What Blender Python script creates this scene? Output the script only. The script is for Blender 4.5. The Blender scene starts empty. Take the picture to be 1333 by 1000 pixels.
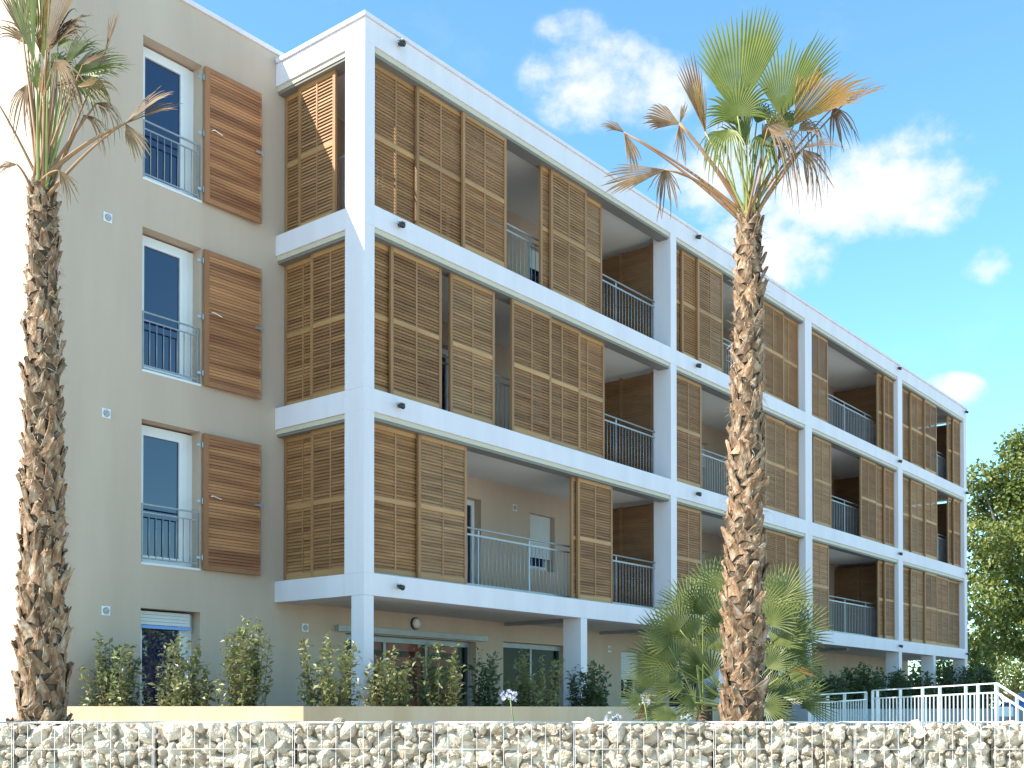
import bpy, math, random
import numpy as np
from mathutils import Vector, Matrix
random.seed(7)
scene = bpy.context.scene
COL = scene.collection
R_ = math.radians

# ---------------------------------------------------------------- camera
CAM = np.array([-11.8045, -12.3192, 1.4573]); YAW = 0.6764; PITCH = 0.0136; FPX = 1472.26; CYP = 901.24
_t = math.pi/2 - YAW
_F0 = np.array([math.sin(_t), math.cos(_t), 0.0]); CR = np.array([math.cos(_t), -math.sin(_t), 0.0]); _U0 = np.array([0, 0, 1.0])
CF = _F0*math.cos(PITCH) + _U0*math.sin(PITCH); CU = _U0*math.cos(PITCH) - _F0*math.sin(PITCH)
cam_d = bpy.data.cameras.new('camera'); cam = bpy.data.objects.new('camera', cam_d); COL.objects.link(cam)
cam_d.sensor_width = 36; cam_d.lens = FPX/1333*36; cam_d.shift_y = (CYP-500)/1333
cam_d.clip_start = 0.1; cam_d.clip_end = 2000
cam.matrix_world = Matrix(((CR[0], CU[0], -CF[0], CAM[0]), (CR[1], CU[1], -CF[1], CAM[1]), (CR[2], CU[2], -CF[2], CAM[2]), (0, 0, 0, 1)))
scene.camera = cam
scene.render.resolution_x = 1024; scene.render.resolution_y = 768
scene.view_settings.view_transform = 'Standard'; scene.view_settings.look = 'None'
scene.view_settings.exposure = 1.06; scene.view_settings.gamma = 1.0; scene.view_settings.use_curve_mapping = False

def at(u, v, depth): return CAM + (CF + (u-666.5)/FPX*CR + (CYP-v)/FPX*CU)*depth      # a place in the world seen along one line of sight
def aty(u, v, Y):
    d = CF + (u-666.5)/FPX*CR + (CYP-v)/FPX*CU
    return CAM + d*(Y-CAM[1])/d[1]

# ---------------------------------------------------------------- sky and sun
SUN = Vector((-1.0, 0.55, 1.02)).normalized()          # towards the sun
elev = math.asin(SUN.z); azim = math.atan2(SUN.x, SUN.y)   # clockwise from +Y
world = bpy.data.worlds.new('World'); scene.world = world; world.use_nodes = True
nt = world.node_tree; N = nt.nodes; L = nt.links
for n in list(N): N.remove(n)
sky = N.new('ShaderNodeTexSky'); sky.sky_type = 'NISHITA'; sky.sun_disc = False
sky.sun_elevation = elev; sky.sun_rotation = azim; sky.air_density = 1.0; sky.dust_density = 0.25; sky.ozone_density = 1.6
SKY_STRENGTH = 0.14
def wn(kind, **kw):
    n = N.new(kind)
    for k, v in kw.items(): setattr(n, k, v)
    return n
def math_n(op, a, b=None, c=None):
    n = wn('ShaderNodeMath', operation=op)
    for i, x in enumerate((a, b, c)):
        if x is None: continue
        if isinstance(x, (int, float)): n.inputs[i].default_value = x
        else: L.new(x, n.inputs[i])
    return n.outputs[0]
def dot_n(v, w):
    n = wn('ShaderNodeVectorMath', operation='DOT_PRODUCT'); L.new(v, n.inputs[0]); n.inputs[1].default_value = tuple(w); return n.outputs['Value']
tc = wn('ShaderNodeTexCoord'); D = tc.outputs['Generated']
def noise_n(scale, detail=8, rough=0.6, off=0.0):
    mp = wn('ShaderNodeMapping'); L.new(D, mp.inputs[0]); mp.inputs['Location'].default_value = (off, off*1.7, off*0.3); mp.inputs['Scale'].default_value = (1, 1, 1.35)
    n = wn('ShaderNodeTexNoise'); L.new(mp.outputs[0], n.inputs['Vector']); n.inputs['Scale'].default_value = scale; n.inputs['Detail'].default_value = detail; n.inputs['Roughness'].default_value = rough
    return n.outputs['Fac']
nbig = noise_n(9, 3, 0.5, 3.1); nfine = noise_n(22, 9, 0.62, 0.4)
# fair-weather cumulus: each one a ragged patch of sky about a direction, (u, v) of its middle, half-width, half-height, density
clouds = [(785, 108, 125, 68, 1.1), (850, 112, 80, 56, .9), (745, 45, 60, 36, .6), (1150, 262, 150, 66, 1.25), (1060, 255, 150, 78, 1.25), (950, 225, 120, 70, 1.0), (1000, 330, 110, 70, 1.1), (1190, 195, 90, 50, .55), (1285, 347, 38, 34, .7), (1236, 512, 52, 30, 1.0),
          (250, -420, 200, 90, 1), (1700, 150, 160, 80, 1), (-700, 330, 240, 90, 1), (1500, -500, 240, 110, 1), (2300, 420, 240, 70, 1), (900, -900, 260, 140, 1)]
total = None
for (u, v, a, b, dens) in clouds:
    d = CF + (u-666.5)/FPX*CR + (CYP-v)/FPX*CU; k = np.linalg.norm(d); d = d/k
    rt = np.cross(d, (0, 0, 1)); rt /= np.linalg.norm(rt); up = np.cross(rt, d)
    x = math_n('DIVIDE', dot_n(D, rt), a/FPX/k); y = math_n('DIVIDE', dot_n(D, up), b/FPX/k)
    r2 = math_n('ADD', math_n('MULTIPLY', x, x), math_n('MULTIPLY', y, y))
    front = math_n('GREATER_THAN', dot_n(D, d), 0.3)
    m = math_n('MULTIPLY', math_n('MULTIPLY', math_n('MAXIMUM', math_n('SUBTRACT', 1.0, r2), 0.0), dens), front)
    total = m if total is None else math_n('MAXIMUM', total, m)
ragged = math_n('ADD', math_n('MULTIPLY', math_n('SUBTRACT', nfine, 0.5), 3.2), math_n('MULTIPLY', math_n('SUBTRACT', nbig, 0.5), 1.6))
gate = math_n('MINIMUM', math_n('MULTIPLY', total, 4.0), 1.0)
dens = math_n('MULTIPLY', math_n('ADD', math_n('MULTIPLY', total, 1.1), math_n('SUBTRACT', ragged, 0.10)), gate)
sm = wn('ShaderNodeMapRange', interpolation_type='SMOOTHSTEP'); L.new(dens, sm.inputs['Value']); sm.inputs['From Min'].default_value = 0.0; sm.inputs['From Max'].default_value = 1.55
wisp = math_n('MULTIPLY', math_n('MAXIMUM', math_n('SUBTRACT', noise_n(5, 9, 0.65, 7.7), 0.58), 0.0), 0.7)
fac = math_n('MINIMUM', math_n('ADD', math_n('MULTIPLY', sm.outputs[0], 0.95), wisp), 1.0)
mix = wn('ShaderNodeMix', data_type='RGBA'); L.new(fac, mix.inputs['Factor']); tn = wn('ShaderNodeMix', data_type='RGBA', blend_type='MULTIPLY'); tn.inputs['Factor'].default_value = 1.0; L.new(sky.outputs[0], tn.inputs[6]); tn.inputs[7].default_value = (.79, 1.17, 1.16, 1)   # clear dry summer air reads as cyan
L.new(tn.outputs[2], mix.inputs[6])
CLOUD = 0.55/SKY_STRENGTH
mix.inputs[7].default_value = (CLOUD, CLOUD*1.0, CLOUD*1.02, 1)
bg = wn('ShaderNodeBackground'); L.new(mix.outputs[2], bg.inputs['Color']); bg.inputs['Strength'].default_value = SKY_STRENGTH
out = wn('ShaderNodeOutputWorld'); L.new(bg.outputs[0], out.inputs[0])
sd = bpy.data.lights.new('sun', 'SUN'); sd.energy = 4.6; sd.angle = R_(0.5); sd.color = (1.0, 0.95, 0.86)
so = bpy.data.objects.new('sun', sd); COL.objects.link(so); so.rotation_euler = (-SUN).to_track_quat('-Z', 'Y').to_euler(); so.location = (-30, 15, 40)

# ---------------------------------------------------------------- materials
MATS = {}
def mat(name, c1, c2=None, scale=4.0, rough=0.6, bump=0.0, bscale=60.0, rnd=0.0, stretch=(1, 1, 1), transl=0.0, metal=0.0, spec=0.5, detail=5, world=False, ramp=(0.3, 0.7), bdist=0.01, tint2=None, ior=None):
    m = bpy.data.materials.new(name); m.use_nodes = True; t = m.node_tree; ns, ls = t.nodes, t.links
    b = ns['Principled BSDF']; b.inputs['Roughness'].default_value = rough; b.inputs['Metallic'].default_value = metal
    b.inputs['Specular IOR Level'].default_value = spec
    if ior: b.inputs['IOR'].default_value = ior
    col = None
    def coords(st):
        if world: s = ns.new('ShaderNodeNewGeometry').outputs['Position']
        else: s = ns.new('ShaderNodeTexCoord').outputs['Object']
        mp = ns.new('ShaderNodeMapping'); ls.new(s, mp.inputs[0]); mp.inputs['Scale'].default_value = st
        if rnd and not world:
            oi = ns.new('ShaderNodeObjectInfo'); mu = ns.new('ShaderNodeVectorMath'); mu.operation = 'SCALE'; mu.inputs[0].default_value = (37, 91, 53); ls.new(oi.outputs['Random'], mu.inputs['Scale']); ls.new(mu.outputs[0], mp.inputs['Location'])
        return mp.outputs[0]
    if c2 is not None:
        nz = ns.new('ShaderNodeTexNoise'); ls.new(coords(stretch), nz.inputs['Vector']); nz.inputs['Scale'].default_value = scale; nz.inputs['Detail'].default_value = detail; nz.inputs['Roughness'].default_value = 0.6
        rp = ns.new('ShaderNodeValToRGB'); ls.new(nz.outputs['Fac'], rp.inputs[0])
        rp.color_ramp.elements[0].position = ramp[0]; rp.color_ramp.elements[1].position = ramp[1]
        rp.color_ramp.elements[0].color = (*c1, 1); rp.color_ramp.elements[1].color = (*c2, 1)
        if tint2: e = rp.color_ramp.elements.new((ramp[0]+ramp[1])/2); e.color = (*tint2, 1)
        col = rp.outputs[0]
    if rnd:
        oi = ns.new('ShaderNodeObjectInfo'); mr = ns.new('ShaderNodeMapRange'); ls.new(oi.outputs['Random'], mr.inputs['Value']); mr.inputs['To Min'].default_value = 1-rnd; mr.inputs['To Max'].default_value = 1+rnd
        hs = ns.new('ShaderNodeHueSaturation'); ls.new(mr.outputs[0], hs.inputs['Value'])
        if col is None: hs.inputs['Color'].default_value = (*c1, 1)
        else: ls.new(col, hs.inputs['Color'])
        col = hs.outputs[0]
    if col is None: b.inputs['Base Color'].default_value = (*c1, 1)
    else: ls.new(col, b.inputs['Base Color'])
    if bump:
        nb = ns.new('ShaderNodeTexNoise'); ls.new(coords((1, 1, 1) if not isinstance(bump, tuple) else bump[1]), nb.inputs['Vector']); nb.inputs['Scale'].default_value = bscale; nb.inputs['Detail'].default_value = 4
        bp = ns.new('ShaderNodeBump'); bp.inputs['Strength'].default_value = bump if not isinstance(bump, tuple) else bump[0]; bp.inputs['Distance'].default_value = bdist; ls.new(nb.outputs['Fac'], bp.inputs['Height']); ls.new(bp.outputs[0], b.inputs['Normal'])
    if transl:
        tr = ns.new('ShaderNodeBsdfTranslucent'); mx = ns.new('ShaderNodeMixShader'); mx.inputs[0].default_value = transl
        if col is None: tr.inputs[0].default_value = (*c1, 1)
        else: ls.new(col, tr.inputs[0])
        ls.new(b.outputs[0], mx.inputs[1]); ls.new(tr.outputs[0], mx.inputs[2]); ls.new(mx.outputs[0], ns['Material Output'].inputs[0])
    MATS[name] = m; return m
mat('stucco', (.55, .42, .325), (.62, .485, .38), scale=1.6, rough=.9, bump=.35, bscale=130, world=True, spec=.2, bdist=.004, stretch=(1, 1, .16), detail=7)
mat('low_wall', (.60, .41, .25), (.73, .55, .375), scale=1.6, rough=.9, bump=.3, bscale=110, world=True, spec=.2, stretch=(1, 1, .18), bdist=.004, tint2=(.67, .48, .31))
mat('white_paint', (.74, .675, .71), (.82, .755, .79), scale=2.2, rough=.75, bump=.15, bscale=90, world=True, spec=.3, stretch=(1, 1, .12), bdist=.003, detail=7, ramp=(.25, .6))
mat('ceiling', (.72, .68, .63), (.77, .73, .68), scale=.8, rough=.9, world=True, spec=.2)
mat('track', (.58, .52, .40), (.64, .58, .46), scale=3, rough=.55, world=True)
mat('track_gap', (.22, .205, .18), rough=.6)
WOODC = dict(rough=.62, world=True, bump=(.25, (1, 1, 8)), bscale=60, bdist=.002)
mat('wood_slat', (.24, .10, .036), (.54, .275, .112), scale=1.0, stretch=(.9, .9, 17), ramp=(.3, .72), detail=6, rnd=.16, **WOODC)
mat('wood_slat_dark', (.20, .086, .034), (.46, .235, .10), scale=1.0, stretch=(.9, .9, 17), ramp=(.3, .72), detail=6, rnd=.16, **WOODC)
mat('wood_slat_grey', (.265, .125, .054), (.54, .31, .15), scale=1.0, stretch=(.9, .9, 17), ramp=(.3, .72), detail=6, rnd=.16, **WOODC)
mat('wood_frame', (.31, .150, .06), (.40, .205, .085), scale=1.3, stretch=(3, 3, .7), rnd=.10, **WOODC)
mat('wood_rail', (.38, .195, .076), (.52, .285, .115), scale=1.3, stretch=(.8, .8, 6), rnd=.14, **WOODC)
mat('wood_plank', (.27, .102, .040), (.53, .24, .10), scale=1.0, stretch=(.35, .35, 6.5), ramp=(.38, .62), detail=2, rnd=.12, **WOODC)
mat('wood_shutter', (.31, .135, .058), (.40, .18, .08), scale=1.3, stretch=(2, 2, .8), rnd=.1, **WOODC)
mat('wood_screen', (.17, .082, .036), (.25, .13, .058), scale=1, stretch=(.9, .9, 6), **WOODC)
mat('galv', (.40, .42, .43), (.52, .54, .55), scale=9, rough=.42, metal=.75, world=True)
mat('rail_white', (.70, .72, .73), (.78, .80, .80), scale=5, rough=.4, world=True, spec=.5)
mat('rail_grey', (.30, .32, .34), (.38, .40, .42), scale=5, rough=.45, metal=.3, world=True)
mat('steel', (.75, .75, .76), rough=.25, metal=.9)
mat('pvc', (.80, .80, .80), (.84, .84, .84), scale=3, rough=.35, world=True)
mat('roller', (.70, .70, .70), (.74, .74, .74), scale=3, rough=.5, world=True)
mat('glass_dark', (.003, .012, .062), rough=.015, spec=.5, ior=1.85)
mat('lamp_dark', (.03, .03, .033), rough=.35)
mat('lamp_body', (.62, .60, .55), rough=.4)
mat('bar_blue', (.22, .40, .80), rough=.4)
mat('vent_grey', (.16, .17, .20), rough=.5)
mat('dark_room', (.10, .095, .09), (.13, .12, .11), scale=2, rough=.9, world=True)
mat('reflection_red', (.62, .10, .055), (.72, .15, .08), scale=4, rough=.5, world=True)
mat('reflection_yellow', (.62, .36, .05), (.7, .42, .08), scale=4, rough=.5, world=True)
mat('board_blue', (.05, .14, .40), rough=.5)
mat('concrete', (.24, .235, .24), (.31, .305, .31), scale=2.2, rough=.9, bump=.3, bscale=60, world=True, bdist=.004)
mat('soil', (.16, .11, .07), (.26, .19, .12), scale=5, rough=1, bump=.6, bscale=30, world=True, bdist=.03)
mat('pavement', (.40, .38, .34), (.50, .47, .42), scale=1.7, rough=.9, bump=.3, bscale=80, world=True)
mat('stone', (.36, .245, .14), (.74, .62, .475), scale=2.4, rough=.9, bump=.9, bscale=9, rnd=.28, ramp=(.32, .64), bdist=.03, detail=9, tint2=(.60, .49, .37))
mat('core', (.22, .165, .11), (.42, .34, .25), scale=9, rough=1, bump=1.0, bscale=7, bdist=.05)
mat('wire', (.55, .55, .54), rough=.5, metal=.5)
mat('boot', (.095, .045, .023), (.52, .41, .30), scale=7, stretch=(2.2, 2.2, .8), rough=.85, rnd=.34, bump=(.8, (5, 5, .6)), bscale=20, bdist=.012, ramp=(.30, .70), detail=8, tint2=(.275, .155, .08))
mat('palm_core', (.045, .026, .014), (.15, .10, .06), scale=12, rough=.95, bump=.8, bscale=30)
mat('fibre', (.48, .37, .25), (.66, .56, .43), scale=6, rough=.8, transl=.2)
mat('frond_green', (.08, .115, .015), (.215, .235, .042), scale=2.2, rough=.45, transl=.32, spec=.5)
mat('frond_yellow', (.28, .19, .035), (.36, .15, .04), scale=3, rough=.55, transl=.3)
mat('frond_dead', (.13, .065, .025), (.36, .23, .115), scale=5, rough=.7, transl=.18)
mat('petiole_green', (.20, .24, .06), (.34, .34, .10), scale=4, rough=.45)
mat('petiole_dead', (.24, .11, .045), (.36, .20, .095), scale=4, rough=.6)
mat('fan_green', (.042, .078, .016), (.27, .285, .085), scale=3.2, rough=.42, transl=.28)
mat('shrub_leaf', (.085, .115, .028), (.38, .37, .16), scale=6, rough=.42, transl=.22, world=True, detail=8)
mat('shrub_bark', (.16, .11, .07), rough=.9)
mat('hedge_leaf', (.04, .075, .025), (.11, .15, .055), scale=4, rough=.45, transl=.2, world=True)
mat('tree_leaf', (.075, .12, .022), (.31, .32, .07), scale=.55, rough=.5, transl=.3, world=True, detail=8)
mat('tree_bark', (.14, .11, .08), (.24, .19, .14), scale=5, rough=.95, bump=.5, bscale=18)
mat('petal', (.62, .60, .80), (.75, .74, .85), scale=20, rough=.5, transl=.3)
mat('stem_green', (.14, .22, .06), rough=.5)
mat('car_blue', (.07, .15, .42), rough=.2, spec=.6)
mat('car_dark', (.015, .015, .017), rough=.4)
mat('car_glass', (.02, .03, .04), rough=.03, spec=1, ior=1.8)
mat('sign_white', (.80, .80, .80), rough=.4)
mat('sign_red', (.55, .05, .04), rough=.4)
mat('grass', (.06, .10, .025), (.14, .17, .05), scale=2, rough=.9, world=True)
m = bpy.data.materials.new('glass_clear'); m.use_nodes = True; t = m.node_tree; b = t.nodes['Principled BSDF']
b.inputs['Base Color'].default_value = (.02, .025, .03, 1); b.inputs['Roughness'].default_value = .02; b.inputs['Specular IOR Level'].default_value = .5; b.inputs['IOR'].default_value = 1.5
tr = t.nodes.new('ShaderNodeBsdfTransparent'); tr.inputs[0].default_value = (.9, .93, .93, 1); mx = t.nodes.new('ShaderNodeMixShader'); mx.inputs[0].default_value = .86
t.links.new(b.outputs[0], mx.inputs[1]); t.links.new(tr.outputs[0], mx.inputs[2]); t.links.new(mx.outputs[0], t.nodes['Material Output'].inputs[0]); MATS['glass_clear'] = m

# ---------------------------------------------------------------- mesh helpers
class MB:
    def __init__(s): s.v = []; s.f = []
    def box(s, x0, x1, y0, y1, z0, z1):
        n = len(s.v); s.v += [(x0, y0, z0), (x1, y0, z0), (x1, y1, z0), (x0, y1, z0), (x0, y0, z1), (x1, y0, z1), (x1, y1, z1), (x0, y1, z1)]
        s.f += [tuple(n+i for i in q) for q in ((0, 3, 2, 1), (4, 5, 6, 7), (0, 1, 5, 4), (1, 2, 6, 5), (2, 3, 7, 6), (3, 0, 4, 7))]; return s
    def bar(s, a, b, w, h, up=(0, 0, 1)):
        a = Vector(a); b = Vector(b); d = (b-a).normalized(); x = d.cross(Vector(up)).normalized(); y = x.cross(d)
        n = len(s.v)
        for p in (a, b):
            for (i, j) in ((-1, -1), (1, -1), (1, 1), (-1, 1)): s.v.append(tuple(p + x*(i*w/2) + y*(j*h/2)))
        s.f += [tuple(n+i for i in q) for q in ((0, 3, 2, 1), (4, 5, 6, 7), (0, 1, 5, 4), (1, 2, 6, 5), (2, 3, 7, 6), (3, 0, 4, 7))]; return s
    def tube(s, pts, rad, n=8, cap=True):
        pts = [Vector(p) for p in pts]; rings = []
        if isinstance(rad, (int, float)): rad = [rad]*len(pts)
        ref = Vector((0, 0, 1))
        for i, p in enumerate(pts):
            d = (pts[min(i+1, len(pts)-1)] - pts[max(i-1, 0)]).normalized()
            if abs(d.dot(ref)) > .95: ref = Vector((1, 0, 0))
            x = d.cross(ref).normalized(); y = x.cross(d); k = len(s.v)
            for j in range(n): a = 2*math.pi*j/n; s.v.append(tuple(p + (x*math.cos(a) + y*math.sin(a))*rad[i]))
            rings.append(k)
        for a, b in zip(rings, rings[1:]):
            for j in range(n): s.f.append((a+j, a+(j+1) % n, b+(j+1) % n, b+j))
        if cap: s.f.append(tuple(rings[0]+j for j in reversed(range(n)))); s.f.append(tuple(rings[-1]+j for j in range(n)))
        return s
    def quad(s, *p): n = len(s.v); s.v += [tuple(q) for q in p]; s.f.append(tuple(range(n, n+len(p)))); return s
    def mesh(s, name, mt, smooth=False):
        me = bpy.data.meshes.new(name); me.from_pydata(s.v, [], s.f); me.materials.append(MATS[mt])
        if smooth: me.polygons.foreach_set('use_smooth', [True]*len(me.polygons))
        me.update(); return me
    def build(s, name, mt, parent=None, smooth=False, kind=None): return inst(s.mesh(name, mt, smooth), name, parent, kind=kind)
def inst(me, name, parent=None, loc=None, rot=None, scale=None, kind=None):
    o = bpy.data.objects.new(name, me); COL.objects.link(o)
    if parent: o.parent = parent
    if loc is not None: o.location = loc
    if rot is not None: o.rotation_euler = rot
    if scale is not None: o.scale = scale
    if kind: o['kind'] = kind
    return o
def tag(o, label, cat, group=None):
    o['label'] = label; o['category'] = cat
    if group: o['group'] = group
    return o
def empty(name, loc=(0, 0, 0), rotz=0.0):
    o = bpy.data.objects.new(name, None); COL.objects.link(o); o.location = loc; o.rotation_euler = (0, 0, rotz); o.empty_display_size = .2; return o
def bevelled(name, mt, parent, x0, x1, y0, y1, z0, z1, b=.008):
    o = MB().box(x0, x1, y0, y1, z0, z1).build(name, mt, parent)
    md = o.modifiers.new('bevel', 'BEVEL'); md.width = b; md.segments = 2; return o

# ---------------------------------------------------------------- ground
MB().quad((-600, -600, -.15), (900, -600, -.15), (900, 900, -.15), (-600, 900, -.15)).build('pavement', 'pavement', kind='structure')
def strip(name, mt, u0, u1, d0, d1, z0, z1, kind='structure'):
    mb = MB(); c = [CAM + CR*a + _F0*b for a, b in ((u0, d0), (u1, d0), (u1, d1), (u0, d1))]; n = len(mb.v)
    for z in (z0, z1): mb.v += [(p[0], p[1], z) for p in c]
    mb.f += [(0, 3, 2, 1), (4, 5, 6, 7), (0, 1, 5, 4), (1, 2, 6, 5), (2, 3, 7, 6), (3, 0, 4, 7)]
    return mb.build(name, mt, kind=kind)
strip('terrace', 'pavement', -40, 60, 12.6, 90, -.146, .62)
strip('planting_bed', 'soil', -9, 6.2, 9.46, 12.596, -.146, 1.14)

# ---------------------------------------------------------------- the building
X1R, X2L, X2R, X3L, X3R, X4L, X4R, X5L, X5R = .21, 8.92, 9.16, 15.65, 16.06, 22.31, 22.70, 28.70, 29.0
Y1 = .43; YB = 2.07
COPT, B4B, B3T, B3B = 11.95, 11.53, 9.09, 8.765
STO = 2.8
BT = [B3T-2*STO, B3T-STO, B3T]              # tops of the three slab beams (floor 1, 2, 3)
BB = [3.152, 5.946, 8.765]
OPT = [5.946, 8.765, B4B]                    # top of each opening
bld = empty('apartment_building')
tag(bld, 'four storey apartment block, beige rendered wall with white balcony frame', 'building')
# beige wall with its openings
WX0, WX1 = -2.44, -1.42
holes = []
for k in range(3): holes.append((WX0, WX1, 9.15-STO*k, 11.24-STO*k))
holes.append((WX0, WX1, .72, 2.90))
holes += [(1.55, 5.0, .70, 2.74), (5.84, 8.02, .70, 2.79), (10.15, 11.05, 1.55, 2.76), (12.3, 14.0, .70, 2.74), (17.5, 19.6, .70, 2.74), (20.3, 21.4, .70, 2.74)]
BAY = [(X1R, X2L), (X2R, X3L), (X3R, X4L), (X4R, X5L)]
doors = []; rollers = []
for k in range(3):
    zf = BT[k]
    for (a, c) in ((3.55, 5.15), (10.6, 12.0), (17.2, 18.6), (25.2, 26.6)): doors.append((a, c, zf+.03, zf+2.06))
    for (a, c) in ((6.72, 7.58), (13.4, 14.3), (20.0, 20.9)): rollers.append((a, c, zf+.85, zf+2.02))
holes += doors + rollers
def holed_wall(x0, x1, z0, z1, y, depth, hs):
    mb = MB(); xs = sorted({x0, x1, *[h[0] for h in hs], *[h[1] for h in hs]}); zs = sorted({z0, z1, *[h[2] for h in hs], *[h[3] for h in hs]})
    inh = lambda x, z: any(h[0] < x < h[1] and h[2] < z < h[3] for h in hs)
    for a, b in zip(xs, xs[1:]):
        run = None
        for c, d in zip(zs, zs[1:]):
            if inh((a+b)/2, (c+d)/2):
                if run is not None: mb.quad((a, y, run), (b, y, run), (b, y, c), (a, y, c)); run = None
            elif run is None: run = c
        if run is not None: mb.quad((a, y, run), (b, y, run), (b, y, z1), (a, y, z1))
    for (a, b, c, d) in hs:
        e = y+depth
        mb.quad((a, y, c), (a, e, c), (a, e, d), (a, y, d)); mb.quad((b, y, d), (b, e, d), (b, e, c), (b, y, c))
        mb.quad((a, y, d), (a, e, d), (b, e, d), (b, y, d)); mb.quad((a, y, c), (b, y, c), (b, e, c), (a, e, c))
    return mb
BX0 = -4.0; ROOF = 12.05
wl = holed_wall(BX0, X5R-.05, 0, ROOF, YB, .30, holes)
yb2 = 14.0
wl.quad((BX0, YB, 0), (BX0, YB, ROOF), (BX0, yb2, ROOF), (BX0, yb2, 0)); wl.quad((X5R-.05, YB, 0), (X5R-.05, yb2, 0), (X5R-.05, yb2, ROOF), (X5R-.05, YB, ROOF))
wl.quad((BX0, yb2, 0), (BX0, yb2, ROOF), (X5R-.05, yb2, ROOF), (X5R-.05, yb2, 0))
wl.build('wall', 'stucco', bld)
MB().box(BX0+.02, X5R-.07, YB+.32, yb2-.02, ROOF-.3, ROOF-.02).build('roof', 'concrete', bld)
cp = MB(); cp.box(BX0-.04, X5R, YB-.035, YB+.30, ROOF+.002, ROOF+.075); cp.box(BX0-.04, BX0+.3, YB+.302, yb2, ROOF+.002, ROOF+.075); cp.build('coping', 'white_paint', bld)
# frame columns above the first slab
for (a, c) in ((0, X1R), (X2L, X2R), (X3L, X3R), (X4L, X4R), (X5L, X5R)):
    for k in range(3): bevelled('column', 'white_paint', bld, a+.001*(a > 0), c, .0015, Y1, BT[k]+.001, OPT[k]-.001, .002)
# slab edge beams: front and the return along the end
for k in range(4):
    zt = BT[k] if k < 3 else COPT-.06; zb = BB[k] if k < 3 else B4B
    bevelled('beam', 'white_paint', bld, 0, X5R, 0, Y1+.02, zb, zt, .002)
    bevelled('beam', 'white_paint', bld, .0, X1R+.25, Y1+.022, YB-.003, zb, zt, .002)
    bevelled('beam', 'white_paint', bld, X5R-.25, X5R, Y1+.022, YB-.003, zb, zt, .002)
    if k < 3: MB().box(X1R+.252, X5R-.252, Y1+.022, YB-.002, zb+.02, zt-.02).build('slab', 'ceiling', bld)
    else: MB().box(X1R+.252, X5R-.252, Y1+.022, YB-.002, zb+.04, zt-.04).build('slab', 'ceiling', bld)
cp = MB(); cp.box(-.035, X5R+.035, -.035, Y1+.06, COPT-.058, COPT+.004); cp.box(-.035, X1R+.29, Y1+.062, YB-.04, COPT-.058, COPT+.004); cp.build('coping', 'white_paint', bld)
# ground floor columns
for (a, c, d) in ((.0, .21, .28), (5.62, 5.83, .42), (11.0, 11.22, .42), (15.70, 16.02, .42), (22.33, 22.58, .42), (25.45, 25.66, .42), (28.72, 28.98, .42)):
    bevelled('column', 'white_paint', bld, a+.004, c, .004, d, .5, BB[0]-.001, .006)
# dark service pipes along the soffit of the first slab
for (u0, v0, u1, v1) in ((650, 815, 740, 809), (772, 826, 860, 821)):
    p = aty(u0, v0, 1.7); q = aty(u1, v1, 1.7)
for xa, xb in ((5.9, 5.9), (9.3, 9.3), (19.5, 19.5)):
    MB().box(xa-.04, xa+.04, Y1+.03, YB-.01, BB[0]-.05, BB[0]+.018).build('soffit_joint', 'rail_grey', bld)
# head tracks that carry the sliding panels
for k in range(3):
    z = OPT[k]
    for i, (a, c) in enumerate(BAY):
        o = MB(); o.box(a+.001, c-.001, .03, .31, z-.075, z-.001); tr = o.build('head_track', 'track', bld)
        o = MB(); o.box(a+.001, c-.001, .05, .30, z-.115, z-.076); o.build('track_slot', 'track_gap', tr)
        o = MB(); o.box(a+.001, c-.001, .05, .30, BT[k]+.001, BT[k]+.022); o.build('floor_track', 'rail_grey', tr)
    o = MB(); o.box(.03, .31, Y1+.001, YB-.002, z-.075, z-.001); tr = o.build('head_track', 'track', bld)
    o = MB(); o.box(.05, .30, Y1+.001, YB-.002, z-.115, z-.076); o.build('track_slot', 'track_gap', tr)

# ---- windows of the beige wall
def french_window(x0, x1, z0, z1, y, name='window', leaves=1, fr=.085, glass='glass_dark', parent=bld):
    w = MB(); w.box(x0, x0+fr, y, y+.07, z0, z1); w.box(x1-fr, x1, y, y+.07, z0, z1); w.box(x0+fr, x1-fr, y, y+.07, z1-fr, z1); w.box(x0+fr, x1-fr, y, y+.07, z0, z0+fr*.9)
    wo = w.build(name, 'pvc', parent)
    n = leaves; step = (x1-x0-2*fr)/n
    for i in range(n):
        a = x0+fr+i*step; c = a+step; s = .05
        lf = MB(); lf.box(a+.004, a+s, y-.018, y+.05, z0+fr*.9, z1-fr); lf.box(c-s, c-.004, y-.018, y+.05, z0+fr*.9, z1-fr); lf.box(a+s, c-s, y-.018, y+.05, z1-fr-s, z1-fr-.003); lf.box(a+s, c-s, y-.018, y+.05, z0+fr*.9+.003, z0+fr*.9+s)
        lf.build('frame', 'pvc', wo)
        MB().box(a+s, c-s, y+.015, y+.03, z0+fr*.9+s, z1-fr-s).build('pane', glass, wo)
    return wo
bal_cache = {}
def baluster_mesh(h, r, mt):
    k = (round(h, 3), r, mt)
    if k not in bal_cache: bal_cache[k] = MB().tube([(0, 0, 0), (0, 0, h)], r, 6).mesh('baluster', mt, True)
    return bal_cache[k]
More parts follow.
